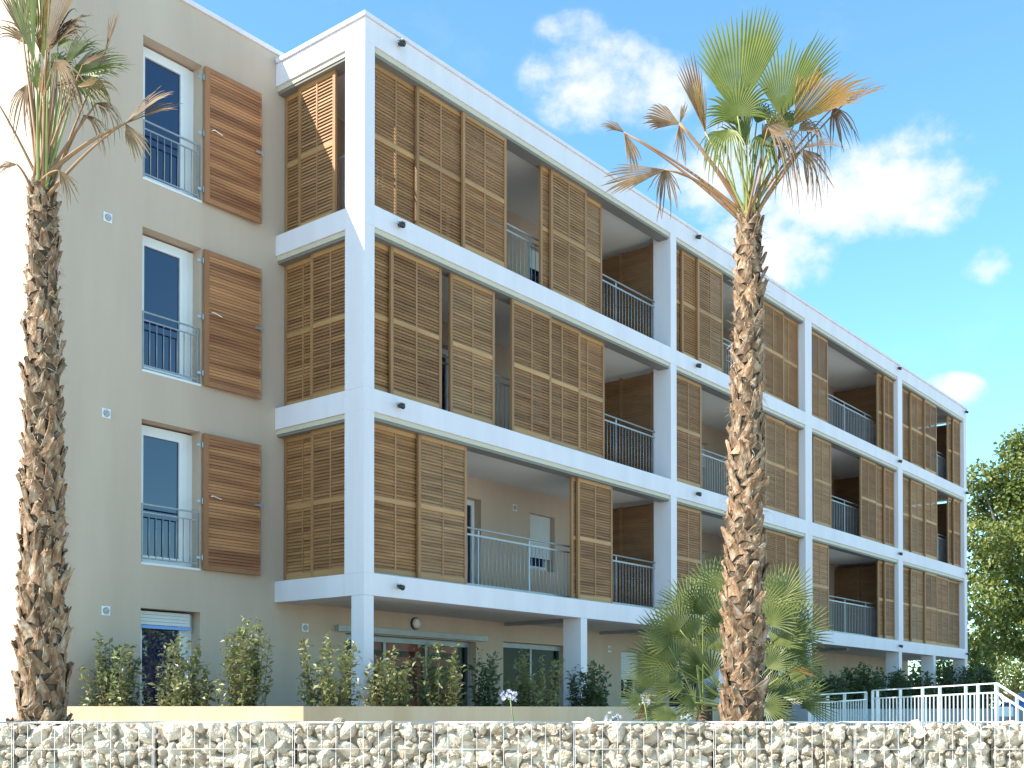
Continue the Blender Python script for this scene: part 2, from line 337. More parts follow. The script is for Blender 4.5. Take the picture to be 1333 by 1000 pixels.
for k in range(3):
    z0 = 9.15-STO*k; z1 = 11.24-STO*k
    wo = french_window(WX0+.002, WX1-.10, z0+.005, z1-.03, YB+.205, fr=.10)
    MB().box(WX1-.098, WX1-.002, YB+.215, YB+.26, z0+.005, z1-.03).build('frame', 'pvc', wo)
    MB().box(WX0+.002, WX1-.002, YB-.012, YB+.198, z0-.02, z0+.012).build('sill', 'pvc', wo)
    # guard rail in the reveal
    y = YB+.03; zr = z0+.86
    rail = MB().box(WX0+.015, WX1-.03, y-.012, y+.012, zr-.01, zr+.012).build('guard_rail', 'rail_grey', bld)
    rail['label'] = 'thin grey guard rail across the tall window'
    MB().box(WX0+.015, WX1-.03, y-.009, y+.009, zr-.125, zr-.107).build('rail', 'rail_grey', rail)
    MB().box(WX0+.015, WX1-.03, y-.009, y+.009, z0+.075, z0+.093).build('rail', 'rail_grey', rail)
    for x in (WX0+.03, WX1-.05): MB().box(x-.012, x+.012, y-.011, y+.011, z0+.03, zr-.011).build('post', 'rail_grey', rail)
    bm_ = baluster_mesh(zr-.125-z0-.093, .0075, 'rail_grey')
    for i in range(7): inst(bm_, 'baluster', rail, (WX0+.03+(WX1-WX0-.08)*(i+1)/8, y, z0+.093))
# ground floor window with a part lowered roller blind
wo = french_window(WX0+.002, WX1-.10, .75, 2.87, YB+.205, fr=.09)
MB().box(WX1-.098, WX1-.002, YB+.215, YB+.26, .75, 2.87).build('frame', 'pvc', wo)
rb = empty('roller_blind'); rb.parent = bld
for i in range(4): MB().box(WX0+.004, WX1-.10, YB+.12, YB+.135, 2.87-.05*(i+1)+.004, 2.87-.05*i).build('slat', 'roller', rb)
MB().box(WX0+.004, WX1-.10, YB+.115, YB+.14, 2.618, 2.667).build('bottom_bar', 'bar_blue', rb)
# vents
def vent(x, z, s=.135):
    v = bevelled('vent', 'pvc', bld, x-s/2, x+s/2, YB-.014, YB-.001, z-s/2, z+s/2, .004)
    mb = MB(); mb.tube([(x, YB-.0145, z), (x, YB-.022, z)], s*.36, 20); mb.build('grille', 'vent_grey', v)
    for i in range(-2, 3):
        hw = math.sqrt(max(0, (s*.35)**2-(i*s*.13)**2)); MB().box(x-hw, x+hw, YB-.027, YB-.0225, z+i*s*.13-.003, z+i*s*.13+.003).build('slat', 'pvc', v)
for (x, z) in ((-3.0, 8.374), (-3.01, 5.598), (-3.0, 2.817), (.643, 2.781), (9.656, 2.792), (6.206, 5.541), (6.206, 8.341)): vent(x, z)
# hinged plank shutters folded back on the wall
WN = ['top', 'middle', 'lowest']
def hinged_shutter(k):
    z0 = 9.145-STO*k; w = 1.045; h = 2.07; x0 = -1.415
    o = empty('hinged_shutter', (x0, YB-.055, z0), R_(-2.0))
    tag(o, 'varnished brown plank window shutter folded open beside the %s window of the beige wall' % ('top', 'second highest', 'third highest')[k], 'shutter', 'hinged shutters on the beige wall')
    st = .085
    MB().box(0, st, -.022, .022, 0, h).build('stile', 'wood_shutter', o); MB().box(w-.03, w, -.022, .022, 0, h).build('stile', 'wood_plank', o)
    MB().box(st, w-.03, -.02, .02, 0, .075).build('rail', 'wood_shutter', o); MB().box(st, w-.03, -.02, .02, h-.075, h).build('rail', 'wood_shutter', o)
    pit = .048; n = int((h-.15)/pit); pit = (h-.15)/n
    sl = MB(); n0 = 0
    sl.v += [(st, -.012, .003), (w-.03, -.012, .003), (w-.03, .012, .003), (st, .012, .003), (st, -.017, .006), (w-.03, -.017, .006), (st, -.010, pit-.002), (w-.03, -.010, pit-.002), (w-.03, .012, pit-.002), (st, .012, pit-.002)]
    sl.f += [(0, 3, 2, 1), (0, 1, 5, 4), (4, 5, 7, 6), (6, 7, 8, 9), (9, 8, 2, 3), (0, 4, 6, 9, 3), (1, 2, 8, 7, 5)]
    sm_ = sl.mesh('slat', 'wood_plank')
    for i in range(n): inst(sm_, 'slat', o, (0, random.uniform(-.002, .001), .075+i*pit))
    MB().box(w+.001, w+.014, -.027, .027, 0, h).build('edge_strip', 'galv', o)
    mb = MB(); mb.box(w-.13, w+.02, -.05, -.023, h*.525, h*.525+.035); mb.box(w-.03, w+.03, -.055, -.051, h*.51, h*.55); mb.build('latch', 'galv', o)
    mb = MB(); mb.tube([(st+.04, -.024, h*.545), (st+.06, -.055, h*.545), (st+.20, -.055, h*.53), (st+.22, -.024, h*.53)], .011, 6); mb.build('handle', 'steel', o)
    for zz in (.18, h*.5, h-.18):
        mb = MB(); mb.tube([(-.012, .0, zz-.04), (-.012, .0, zz+.04)], .012, 8); mb.box(-.10, -.001, .02, .028, zz-.02, zz+.02); mb.build('hinge', 'galv', o)
for k in range(3): hinged_shutter(k)

# ---- balcony doors and roller windows
for (a, c, z0, z1) in doors: french_window(a+.003, c-.003, z0, z1-.003, YB+.17, 'glazed_door', 2, .06)
for (a, c, z0, z1) in rollers:
    wo = french_window(a+.003, c-.003, z0+.003, z1-.003, YB+.2, fr=.06)
    f = random.choice((.55, .75, .35)); f = .80 if z0 < 5 and a < 8 else f
    ro = empty('roller_blind'); ro.parent = bld; n = int((z1-z0)*f/.05)
    for i in range(n): MB().box(a+.004, c-.004, YB+.115, YB+.13, z1-.05*(i+1)+.004, z1-.05*i).build('slat', 'roller', ro)
# ground floor glazing
def shopfront(x0, x1, z0, z1, ms, glass):
    y = YB+.16; fr = .06
    w = MB(); w.box(x0, x1, y, y+.06, z1-.10, z1); w.box(x0, x1, y, y+.06, z0, z0+.07)
    for x in ms: w.box(x-fr/2, x+fr/2, y, y+.06, z0+.071, z1-.101)
    wo = w.build('glazed_front', 'rail_grey', bld)
    for a, c in zip(ms, ms[1:]): MB().box(a+fr/2, c-fr/2, y+.02, y+.03, z0+.071, z1-.101).build('pane', glass, wo)
    return wo
shopfront(1.553, 4.997, .703, 2.737, [1.585, 2.65, 3.75, 4.965], 'glass_clear')
shopfront(5.843, 8.017, .703, 2.787, [5.875, 6.95, 7.985], 'glass_clear')
for (a, c) in ((12.3, 14.0), (17.5, 19.6), (20.3, 21.4)): shopfront(a+.003, c-.003, .703, 2.737, [a+.035, (a+c)/2, c-.035], 'glass_dark')
wo = french_window(10.153, 11.047, 1.553, 2.757, YB+.2, fr=.06)
ro = empty('roller_blind'); ro.parent = bld
for i in range(13): MB().box(10.154, 11.046, YB+.115, YB+.13, 2.757-.05*(i+1)+.004, 2.757-.05*i).build('slat', 'roller', ro)
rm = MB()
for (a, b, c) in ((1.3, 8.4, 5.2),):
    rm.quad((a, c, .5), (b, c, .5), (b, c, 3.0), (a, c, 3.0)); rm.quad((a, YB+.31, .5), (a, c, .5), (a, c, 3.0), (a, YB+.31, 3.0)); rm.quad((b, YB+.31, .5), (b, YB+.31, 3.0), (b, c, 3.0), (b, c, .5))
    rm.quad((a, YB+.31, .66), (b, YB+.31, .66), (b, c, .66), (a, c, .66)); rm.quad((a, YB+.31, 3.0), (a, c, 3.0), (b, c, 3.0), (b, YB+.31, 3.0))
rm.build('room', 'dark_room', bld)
# red and yellow shapes added behind the big panes, standing in for reflections
sh = empty('reflection_frame', (2.05, 2.285, .68)); tag(sh, 'red bars standing in for reflections behind the ground floor glass by the corner column', 'reflection_bar')
for x in (0, .75, 1.5, 2.55): MB().box(x, x+.10, 0, .4, 0, 1.98).build('upright', 'reflection_red', sh)
for z in (.05, .75, 1.55, 1.82): MB().box(.101, 2.549, .01, .39, z, z+.16).build('reflection_bar', 'reflection_red', sh)
for i, (x, z, mt, lb) in enumerate(((.2, .21, 'reflection_yellow', 'yellow box standing in for a reflection, near end of the red bars'), (1.0, .21, 'reflection_yellow', 'yellow box standing in for a reflection, middle of the red bars'), (1.72, .21, 'reflection_yellow', 'yellow box standing in for a reflection, far end of the red bars'))):
    cr = empty('reflection_box', (2.05+x, 2.33, .68+z)); tag(cr, lb, 'reflection_box', 'yellow reflection stand-ins behind the ground floor glass')
    MB().box(0, .45, 0, .3, 0, .02).build('base', mt, cr)
    for (a, b, c, d) in ((0, .45, 0, .02), (0, .45, .28, .3), (0, .02, .021, .279), (.43, .45, .021, .279)): MB().box(a, b, c, d, .021, .26).build('side', mt, cr)
# awning box above the big panes, bulkhead lamp
MB().box(1.30, 5.25, YB-.10, YB-.002, 2.76, 2.86).build('awning_box', 'rail_grey', bld)
lp = MB(); lp.tube([(3.268, YB-.001, 3.0), (3.268, YB-.03, 3.0)], .115, 24); lo = lp.build('bulkhead_lamp', 'lamp_dark', bld)
lp = MB(); lp.tube([(3.268, YB-.031, 3.0), (3.268, YB-.07, 3.0), (3.268, YB-.09, 3.0)], [.10, .085, .04], 24); lp.build('diffuser', 'pvc', lo, True)

# ---- balcony rails
def balcony_rail(x0, x1, k, single):
    zf = BT[k]; y = .40; ztop = zf+1.06; zl = zf+.945; zb_ = zf+.09
    ro = MB().tube([(x0, y, ztop), (x1, y, ztop)], .017, 8).build('balcony_rail', 'rail_grey', bld, True)
    MB().box(x0, x1, y-.006, y+.006, zl-.016, zl+.016).build('rail', 'rail_grey', ro); MB().box(x0, x1, y-.006, y+.006, zb_-.016, zb_+.016).build('rail', 'rail_grey', ro)
    n = max(2, int(round((x1-x0)/1.45))); 
    for i in range(n+1):
        x = x0+.03+(x1-x0-.06)*i/n; MB().box(x-.022, x+.022, y+.009, y+.018, zf+.001, ztop-.012).build('post', 'rail_grey', ro)
    m_ = int((x1-x0)/.112); bm_ = baluster_mesh(zl-zb_-.032, .0075, 'rail_grey')
    jn = MB()
    for i in range(1, m_):
        x = x0+(x1-x0)*i/m_
        if single: inst(bm_, 'baluster', ro, (x, y, zb_+.016))
        else: jn.box(x-.0065, x+.0065, y-.005, y+.005, zb_+.017, zl-.017)
    if not single: jn.build('balusters', 'rail_grey', ro, kind='stuff')
for k in range(3):
    for i, (a, c) in enumerate(BAY): balcony_rail(a+.005, c-.005, k, i == 0)
# end rail behind the panels of the short side
for k in range(3):
    zf = BT[k]; x = .36
    ro = MB().tube([(x, Y1+.03, zf+1.06), (x, YB-.01, zf+1.06)], .017, 8).build('balcony_rail', 'rail_grey', bld, True); jn = MB()
    for i in range(1, 15): jn.box(x-.006, x+.006, Y1+.11*i-.006, Y1+.11*i+.006, zf+.05, zf+1.03)
    jn.build('balusters', 'rail_grey', ro, kind='stuff')
# wooden privacy screens between the flats
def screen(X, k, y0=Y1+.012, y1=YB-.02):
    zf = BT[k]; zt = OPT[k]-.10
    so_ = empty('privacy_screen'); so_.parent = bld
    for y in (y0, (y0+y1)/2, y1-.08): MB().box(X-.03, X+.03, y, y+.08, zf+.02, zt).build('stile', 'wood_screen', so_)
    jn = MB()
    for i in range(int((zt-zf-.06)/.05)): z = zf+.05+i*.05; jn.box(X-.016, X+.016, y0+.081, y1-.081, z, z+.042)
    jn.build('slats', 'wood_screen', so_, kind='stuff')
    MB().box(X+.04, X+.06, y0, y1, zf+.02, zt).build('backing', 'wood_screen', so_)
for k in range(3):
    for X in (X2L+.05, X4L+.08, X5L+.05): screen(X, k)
# white battens under the ceilings of the last bay
for k in (1, 2): MB().box(25.6, 27.9, 1.5, 1.58, OPT[k]-.05-.06, OPT[k]-.02).build('ceiling_batten', 'pvc', bld)

# ---- facade spotlights
def spot(x, z):
    mb = MB(); mb.box(x-.035, x+.035, -.03, -.001, z-.025, z+.04); o = mb.build('spotlight', 'lamp_body', bld)
    mb = MB(); p = [(x, -.03, z+.015), (x, -.07, z+.0), (x, -.135, z-.02)]; mb.tube(p, [.025, .038, .042], 14); mb.build('lamp_head', 'lamp_dark', o, True)
    mb = MB(); mb.bar((x, -.035, z+.052), (x, -.16, z+.030), .09, .008); mb.build('hood', 'lamp_body', o)
for (x, zs) in ((.70, (11.76, 8.93, 6.12, 3.32)), (9.95, (11.76, 8.93, 6.12, 3.32)), (22.25, (11.76, 8.93, 6.12, 3.32)), (28.75, (11.76, 8.93, 6.12, 3.32))):
    for z in zs: spot(x, z)

# ---------------------------------------------------------------- sliding louvred panels
slat_cache = {}
def slat_mesh(w, mt):
    k = (round(w, 3), mt)
    if k not in slat_cache:
        mb = MB(); a = R_(63); dy, dz = math.cos(a)*.030, math.sin(a)*.030; ny, nz = -math.sin(a)*.0045, math.cos(a)*.0045
        pr = [(-dy-ny, -dz-nz), (dy-ny, dz-nz), (dy+ny, dz+nz), (-dy+ny, -dz+nz)]
        n = 0
        for x in (0, w): mb.v += [(x, y, z) for y, z in pr]
        mb.f += [(0, 1, 5, 4), (1, 2, 6, 5), (2, 3, 7, 6), (3, 0, 4, 7), (3, 2, 1, 0), (4, 5, 6, 7)]
        slat_cache[k] = mb.mesh('slat', mt)
    return slat_cache[k]
box_cache = {}
def box_mesh(nm, mt, w, d, h):
    k = (nm, mt, round(w, 3), round(d, 3), round(h, 3))
    if k not in box_cache: box_cache[k] = MB().box(0, w, -d/2, d/2, 0, h).mesh(nm, mt)
    return box_cache[k]
def louvre_panel(loc, rotz, w, h, single, label, group):
    o = empty('louvre_panel', loc, rotz); tag(o, label, 'shutter panel', group)
    st, rl, mu, d = .062, .095, .032, .046
    for x in (0, w-st): inst(box_mesh('stile', 'wood_frame', st, d, h), 'stile', o, (x, 0, 0))
    zr = [0, h*.485, h-rl]
    for i, z in enumerate(zr): inst(box_mesh('rail', 'wood_rail', w-2*st, d-.006, rl if i != 1 else .075), 'rail', o, (st, 0, z))
    xm = w/2-mu/2
    pit = .0515; sm_t = random.choice(('wood_slat', 'wood_slat', 'wood_slat_dark', 'wood_slat_grey'))
    sw = (w-2*st-mu)/2
    for (za, zb_) in ((rl, zr[1]), (zr[1]+.075, h-rl)):
        inst(box_mesh('mullion', 'wood_frame', mu, d-.01, zb_-za), 'mullion', o, (xm, 0, za))
        n = int((zb_-za)/pit); p = (zb_-za)/n
        if single:
            for i in range(n):
                for x in (st, xm+mu): inst(slat_mesh(sw, sm_t), 'slat', o, (x, 0, za+p*(i+.5)), (R_(random.uniform(-3, 3)), 0, 0))
        else:
            me = slat_mesh(sw, sm_t); vs = [tuple(v.co) for v in me.vertices]; fs = [tuple(q.vertices) for q in me.polygons]; mb = MB()
            for i in range(n):
                for x in (st, xm+mu):
                    k = len(mb.v); mb.v += [(a+x, b_, c+za+p*(i+.5)) for a, b_, c in vs]; mb.f += [tuple(k+j for j in q) for q in fs]
            mb.build('slats', sm_t, o, kind='stuff')
    return o
T0, T1, T2, T3 = .085, .145, .205, .265
PW = 1.16
P = {  # (bay, floor): [(x0, x1, track)]
 (0, 2): [(.225, 1.49, T2), (1.26, 2.42, T1), (2.31, 3.47, T0), (4.61, 5.77, T2), (4.85, 6.0, T1), (5.54, 6.70, T3)],
 (0, 1): [(.225, 1.40, T2), (.68, 1.86, T1), (2.07, 3.22, T1), (3.62, 4.78, T0), (4.62, 5.78, T1), (5.53, 6.69, T2)],
 (0, 0): [(.225, 1.49, T2), (1.31, 2.49, T1), (5.57, 6.72, T2), (5.70, 6.88, T1)],
 (1, 2): [(9.17, 10.33, T2), (9.61, 10.77, T1), (10.20, 11.35, T0), (13.5, 14.67, T1), (14.48, 15.64, T2)],
 (1, 1): [(9.29, 10.45, T1), (13.59, 14.75, T1), (14.48, 15.64, T2)],
 (1, 0): [(9.28, 10.44, T1), (13.6, 14.77, T1), (14.48, 15.64, T2)],
 (2, 2): [(16.22, 17.38, T1), (21.14, 22.28, T2), (21.50, 22.295, T1)],
 (2, 1): [(16.42, 17.58, T1), (19.67, 20.87, T1), (20.80, 21.60, T2), (21.50, 22.295, T1)],
 (2, 0): [(16.24, 17.40, T1), (21.14, 22.28, T2), (21.50, 22.295, T1)],
 (3, 2): [(22.71, 23.87, T2), (23.78, 24.95, T1), (24.89, 26.05, T0), (27.54, 28.69, T2), (27.95, 28.69, T1)],
 (3, 1): [(22.71, 23.87, T2), (23.78, 24.95, T1), (24.89, 26.06, T0), (27.54, 28.69, T2), (27.95, 28.69, T1)],
 (3, 0): [(22.71, 23.87, T2), (23.74, 24.90, T1), (24.86, 26.02, T0), (26.03, 27.40, T1), (27.39, 28.69, T2)],
}
FN = ['lowest balcony floor', 'middle balcony floor', 'top balcony floor']; BN = ['bay next to the white corner', 'second bay from the corner', 'third bay from the corner', 'far end bay']
ORD = ['first', 'second', 'third', 'fourth', 'fifth', 'sixth']
for (bay, fl), lst in P.items():
    order = sorted(range(len(lst)), key=lambda i: lst[i][0])
    for r, i in enumerate(order):
        a, c, y = lst[i]; z0 = BT[fl]+.024; z1 = OPT[fl]-.09
        lab = '%s slatted wooden sliding panel from left, %s, %s' % (ORD[r], FN[fl], BN[bay])
        louvre_panel((a, y, z0), 0, c-a, z1-z0, bay == 0, lab, 'sliding louvred panels of the balconies')
S = {2: [(2.06, 1.02, T2, 'slatted wooden sliding panel against the beige wall, short side of top balcony floor'), (1.66, .79, T1, 'half sunlit slatted wooden sliding panel on the short side of the top balcony')],
     1: [(2.06, 1.16, T2, 'slatted panel against the beige wall, short side of the middle balcony'), (1.36, .435, T1, 'slatted panel next to the corner column, short side of the middle balcony')],
     0: [(2.06, 1.16, T2, 'slatted panel against the beige wall, short side of the lowest balcony'), (1.34, .435, T1, 'slatted panel next to the corner column, short side of the lowest balcony')]}
for fl, lst in S.items():
    for (ya, yb_, x, lab) in lst:
        z0 = BT[fl]+.024; z1 = OPT[fl]-.09
        louvre_panel((x, ya, z0), -math.pi/2, ya-yb_, z1-z0, True, lab, 'sliding louvred panels of the balconies')

# ---------------------------------------------------------------- low garden wall
def wall_run(name, mt, pts, thick, z0, z1, cap=True):
    o = None; mb = MB(); pts = [Vector((p[0], p[1], 0)) for p in pts]; off = []
    for i, p in enumerate(pts):
        d1 = (pts[i]-pts[i-1]).normalized() if i else None; d2 = (pts[i+1]-pts[i]).normalized() if i < len(pts)-1 else None
        d1 = d1 or d2; d2 = d2 or d1; n1 = Vector((-d1.y, d1.x, 0)); n2 = Vector((-d2.y, d2.x, 0)); m_ = (n1+n2).normalized(); off.append(p + m_*(thick/max(.3, m_.dot(n1))))
    for p in pts: mb.v += [(p.x, p.y, z0), (p.x, p.y, z1)]
    k = len(mb.v)
    for p in off: mb.v += [(p.x, p.y, z0), (p.x, p.y, z1)]
    for i in range(len(pts)-1):
        a, b = 2*i, 2*i+2; mb.f += [(a, b, b+1, a+1), (k+b, k+a, k+a+1, k+b+1), (a+1, b+1, k+b+1, k+a+1)]
    e = 2*(len(pts)-1); mb.f += [(0, 1, k+1, k), (e, k+e, k+e+1, e+1)]
    return mb.build(name, mt)
corner = aty(395, 917, -1.1)
lw = wall_run('garden_wall', 'low_wall', [(-3.93, 2.02), (corner[0], -1.1), (9.0, -1.1)], .18, .4, 1.475)
tag(lw, 'low beige rendered garden wall running along behind the palms', 'wall')
MB().quad((-3.9, 1.98, .70), (corner[0]+.2, -.9, .70), (30, -.9, .70), (30, 2.06, .70)).build('garden_bed', 'soil', kind='structure')

# ---------------------------------------------------------------- foliage helpers
def leaf(mb, p, d, n, ln, w):
    """one folded leaf: p base, d direction, n up-side"""
    s = d.cross(n)
    if s.length < 1e-4: return
    s.normalize(); n2 = s.cross(d)
    a = p; m1 = p + d*(ln*.45); t = p + d*ln - n2*(ln*.06)
    k = len(mb.v)
    mb.v += [tuple(a), tuple(m1 + s*w*.5 + n2*w*.18), tuple(t), tuple(m1 - s*w*.5 + n2*w*.18)]
    mb.f += [(k, k+1, k+2), (k, k+2, k+3)]
def rvec(rng): 
    while True:
        v = Vector((rng.uniform(-1, 1), rng.uniform(-1, 1), rng.uniform(-1, 1)))
        if .05 < v.length < 1: return v.normalized()
def shrub(name, base, h, w, label, cat, group, seed, shoots=46, mt='shrub_leaf', ln=.10, bare=.20):
    rng = random.Random(seed); o = empty(name, tuple(base)); tag(o, label, cat, group)
    st = MB(); lf = MB()
    for i in range(shoots):
        a = rng.uniform(0, 2*math.pi); rr = w/2*1.02*rng.random()**.45; top = h*(1-.16*(rr/(w/2))**2)*(1-.46*rng.random()**1.3)
        low = bare*h*rng.uniform(.7, 1.5)
        p0 = Vector((rr*.15*math.cos(a), rr*.15*math.sin(a), 0)); p1 = Vector((rr*.75*math.cos(a), rr*.75*math.sin(a), low+(top-low)*.35)); p2 = Vector((rr*math.cos(a)+rng.uniform(-.05, .05), rr*math.sin(a)+rng.uniform(-.05, .05), top))
        pts = [p0*(1-t)**2 + p1*(2*t*(1-t)) + p2*t*t for t in (0, .25, .5, .75, 1)]
        st.tube(pts, [.009, .008, .006, .004, .002], 4, False)
        nl = int(58*max(.35, (top-low)/h*1.3))
        for j in range(nl):
            t = rng.uniform(.30, 1.0); c = p0*(1-t)**2 + p1*(2*t*(1-t)) + p2*t*t
            if c.z < low*.8: continue
            d = rvec(rng); d.z = d.z*.6+.35; d.normalize(); n = (rvec(rng)*.7+Vector((0, 0, 1))).normalized(); l = ln*rng.uniform(.6, 1.2)
            leaf(lf, c + rvec(rng)*rng.uniform(.01, .06), d, n, l, l*.52)
    st.build('stem', 'shrub_bark', o, True); lf.build('foliage', mt, o)
    return o
def on_line(u, q0, q1):
    d = CF + (u-666.5)/FPX*CR; q0 = np.array(q0); e = np.array(q1)-q0
    A = np.array([[d[0], -e[0]], [d[1], -e[1]]]); s, t_ = np.linalg.solve(A, q0-CAM[:2]); return CAM[:2]+d[:2]*s, s
Q0, Q1 = (-3.45, 2.0), (-1.7, -.6)
SH = [(147, 820, 84, 'leafy green shrub behind the garden wall next to the left palm', 0), (238, 826, 80, 'leafy green shrub in front of the ground floor window with roller blind', 0), (318, 797, 72, 'tallest leafy shrub, alone against the bare beige wall', 0),
      (428, 812, 88, 'leafy shrub just left of the corner column', 1), (505, 842, 74, 'leafy shrub just right of the corner column', 1), (570, 828, 76, 'half shaded shrub before the red reflection shapes behind glass', 1),
      (634, 838, 44, 'narrow dark shrub between the two large ground floor openings', 1), (697, 838, 76, 'brownish dark shrub before the black ground floor opening', 1), (766, 855, 56, 'dark shrub beside the ground floor column left of the fan palm', 1)]
for i, (u, vt, wpx, lab, seg) in enumerate(SH):
    q, s = on_line(u, Q0, Q1) if seg == 0 else on_line(u, (-2, -.55), (9, -.55))
    zt = CAM[2]+(921-vt)/FPX*s; shrub('shrub', (q[0], q[1], .68), zt-.68, wpx/FPX*s, lab, 'shrub', 'shrubs behind the garden wall', 20+i, shoots=44 if wpx > 50 else 26, mt='shrub_leaf' if i < 6 or i == 7 else 'hedge_leaf')
HD = [(1075, 872, 60, 'dark clipped shrub at the left of the hedge row behind the ramp rail'), (1118, 862, 60, 'dark broad shrub in the middle of the hedge row behind the ramp rail'), (1160, 866, 56, 'dark shrub by the far ground floor column behind the ramp rail'), (1196, 872, 46, 'dark shrub at the right of the hedge row behind the ramp rail'), (1250, 856, 50, 'dark shrub under the far end corner of the building'), (1275, 858, 40, 'dark shrub just past the far end corner of the building')]
for i, (u, vt, wpx, lab) in enumerate(HD):
    q, s = on_line(u, (9, -.7), (36, -.7)); zt = CAM[2]+(921-vt)/FPX*s
    shrub('hedge_shrub', (q[0], q[1], .68), zt-.68, wpx/FPX*s*1.1, lab, 'shrub', 'dark shrubs along the far garden', 60+i, shoots=90, mt='hedge_leaf', ln=.13, bare=.05)
p = at(1239, 905, 46); shrub('sunlit_shrub', (p[0], p[1], .62), 3.6, 3.4, 'sunlit yellow green bush seen through the gap under the far end of the building', 'bush', None, 91, 150, 'tree_leaf', .18, .03)

# ---------------------------------------------------------------- broadleaf trees
def tree(name, base, lobes, label, group, seed, nleaf=820, lsz=.19):
    rng = random.Random(seed); o = empty(name, tuple(base)); tag(o, label, 'tree', group); B = Vector(base)
    tk = MB(); ht = max(l[2] for l in lobes)*.55
    tk.tube([(0, 0, 0), (.05, .03, ht*.35), (-.05, .05, ht*.7), (0, 0, ht*1.15)], [.30, .24, .18, .08], 10)
    for (x, y, z, r) in lobes:
        if rng.random() < .55:
            a = Vector((0, 0, ht*rng.uniform(.35, .95))); b = Vector((x, y, z)); m_ = (a+b)/2 + Vector((0, 0, -.3)); tk.tube([a, m_, b], [.09, .06, .02], 5, False)
    tk.build('trunk', 'tree_bark', o, True)
    lf = MB()
    for (x, y, z, r) in lobes:
        c = Vector((x, y, z)); sq = rng.uniform(.7, .95)
        for i in range(int(nleaf*r*r)):
            v = rvec(rng); rr = r*(.55+.5*rng.random()**.6); pp = c + Vector((v.x*rr, v.y*rr, v.z*rr*sq)) + rvec(rng)*.15
            d = (v*.5+rvec(rng)).normalized(); d.z -= .25; d.normalize(); n = (v*.6+rvec(rng)*.7+Vector((0, 0, .7))).normalized(); l = lsz*rng.uniform(.7, 1.35); leaf(lf, pp, d, n, l, l*.72)
    lf.build('crown', 'tree_leaf', o); return o
def lobes_px(pts, base, dep, rng, jit=2.0):
    out_ = []
    for (u, v, rpx) in pts:
        d = dep + rng.uniform(-jit, jit); q = at(u, v, d) - np.array(base); out_.append((q[0], q[1], q[2], rpx/FPX*d))
    return out_
rg = random.Random(5)
b1 = at(1345, 921, 48); b1 = (b1[0], b1[1], .55)
pts = [(1276, 622, 24), (1292, 640, 22), (1330, 590, 30), (1350, 580, 34), (1318, 620, 26), (1300, 665, 32), (1282, 700, 30), (1335, 650, 36), (1360, 640, 44), (1310, 720, 36), (1280, 745, 28), (1340, 710, 40), (1375, 700, 50), (1300, 775, 34), (1335, 770, 40), (1380, 770, 50), (1275, 790, 26), (1315, 820, 34), (1350, 825, 40), (1268, 668, 18), (1290, 835, 30), (1390, 600, 50), (1400, 680, 60), (1270, 840, 22)]
tree('plane_tree', b1, lobes_px(pts, b1, 48, rg), 'tall sunlit broadleaf tree right of the building, cut by the picture edge', None, 3)
b2 = at(1320, 921, 58); b2 = (b2[0], b2[1], .55)
pts = [(1300, 850, 26), (1330, 855, 30), (1280, 868, 22), (1310, 880, 26), (1345, 880, 30), (1265, 875, 20), (1360, 850, 30), (1290, 893, 20), (1330, 900, 22)]
tree('young_tree', b2, lobes_px(pts, b2, 58, rg, 1.5), 'low bushy broadleaf tree below the tall tree at the right edge', None, 4, 420, .18)
# the tree across the street that the lowest window mirrors
b3 = (13.0, -20.5, -.14); rg = random.Random(9)
tree('street_tree', b3, [(rg.uniform(-2, 2), rg.uniform(-2, 2), 5.2+rg.uniform(-1.6, 2.0), rg.uniform(.8, 1.2)) for i in range(14)], 'bushy tree mirrored in the lowest window of the beige wall', None, 6, 260, .2)

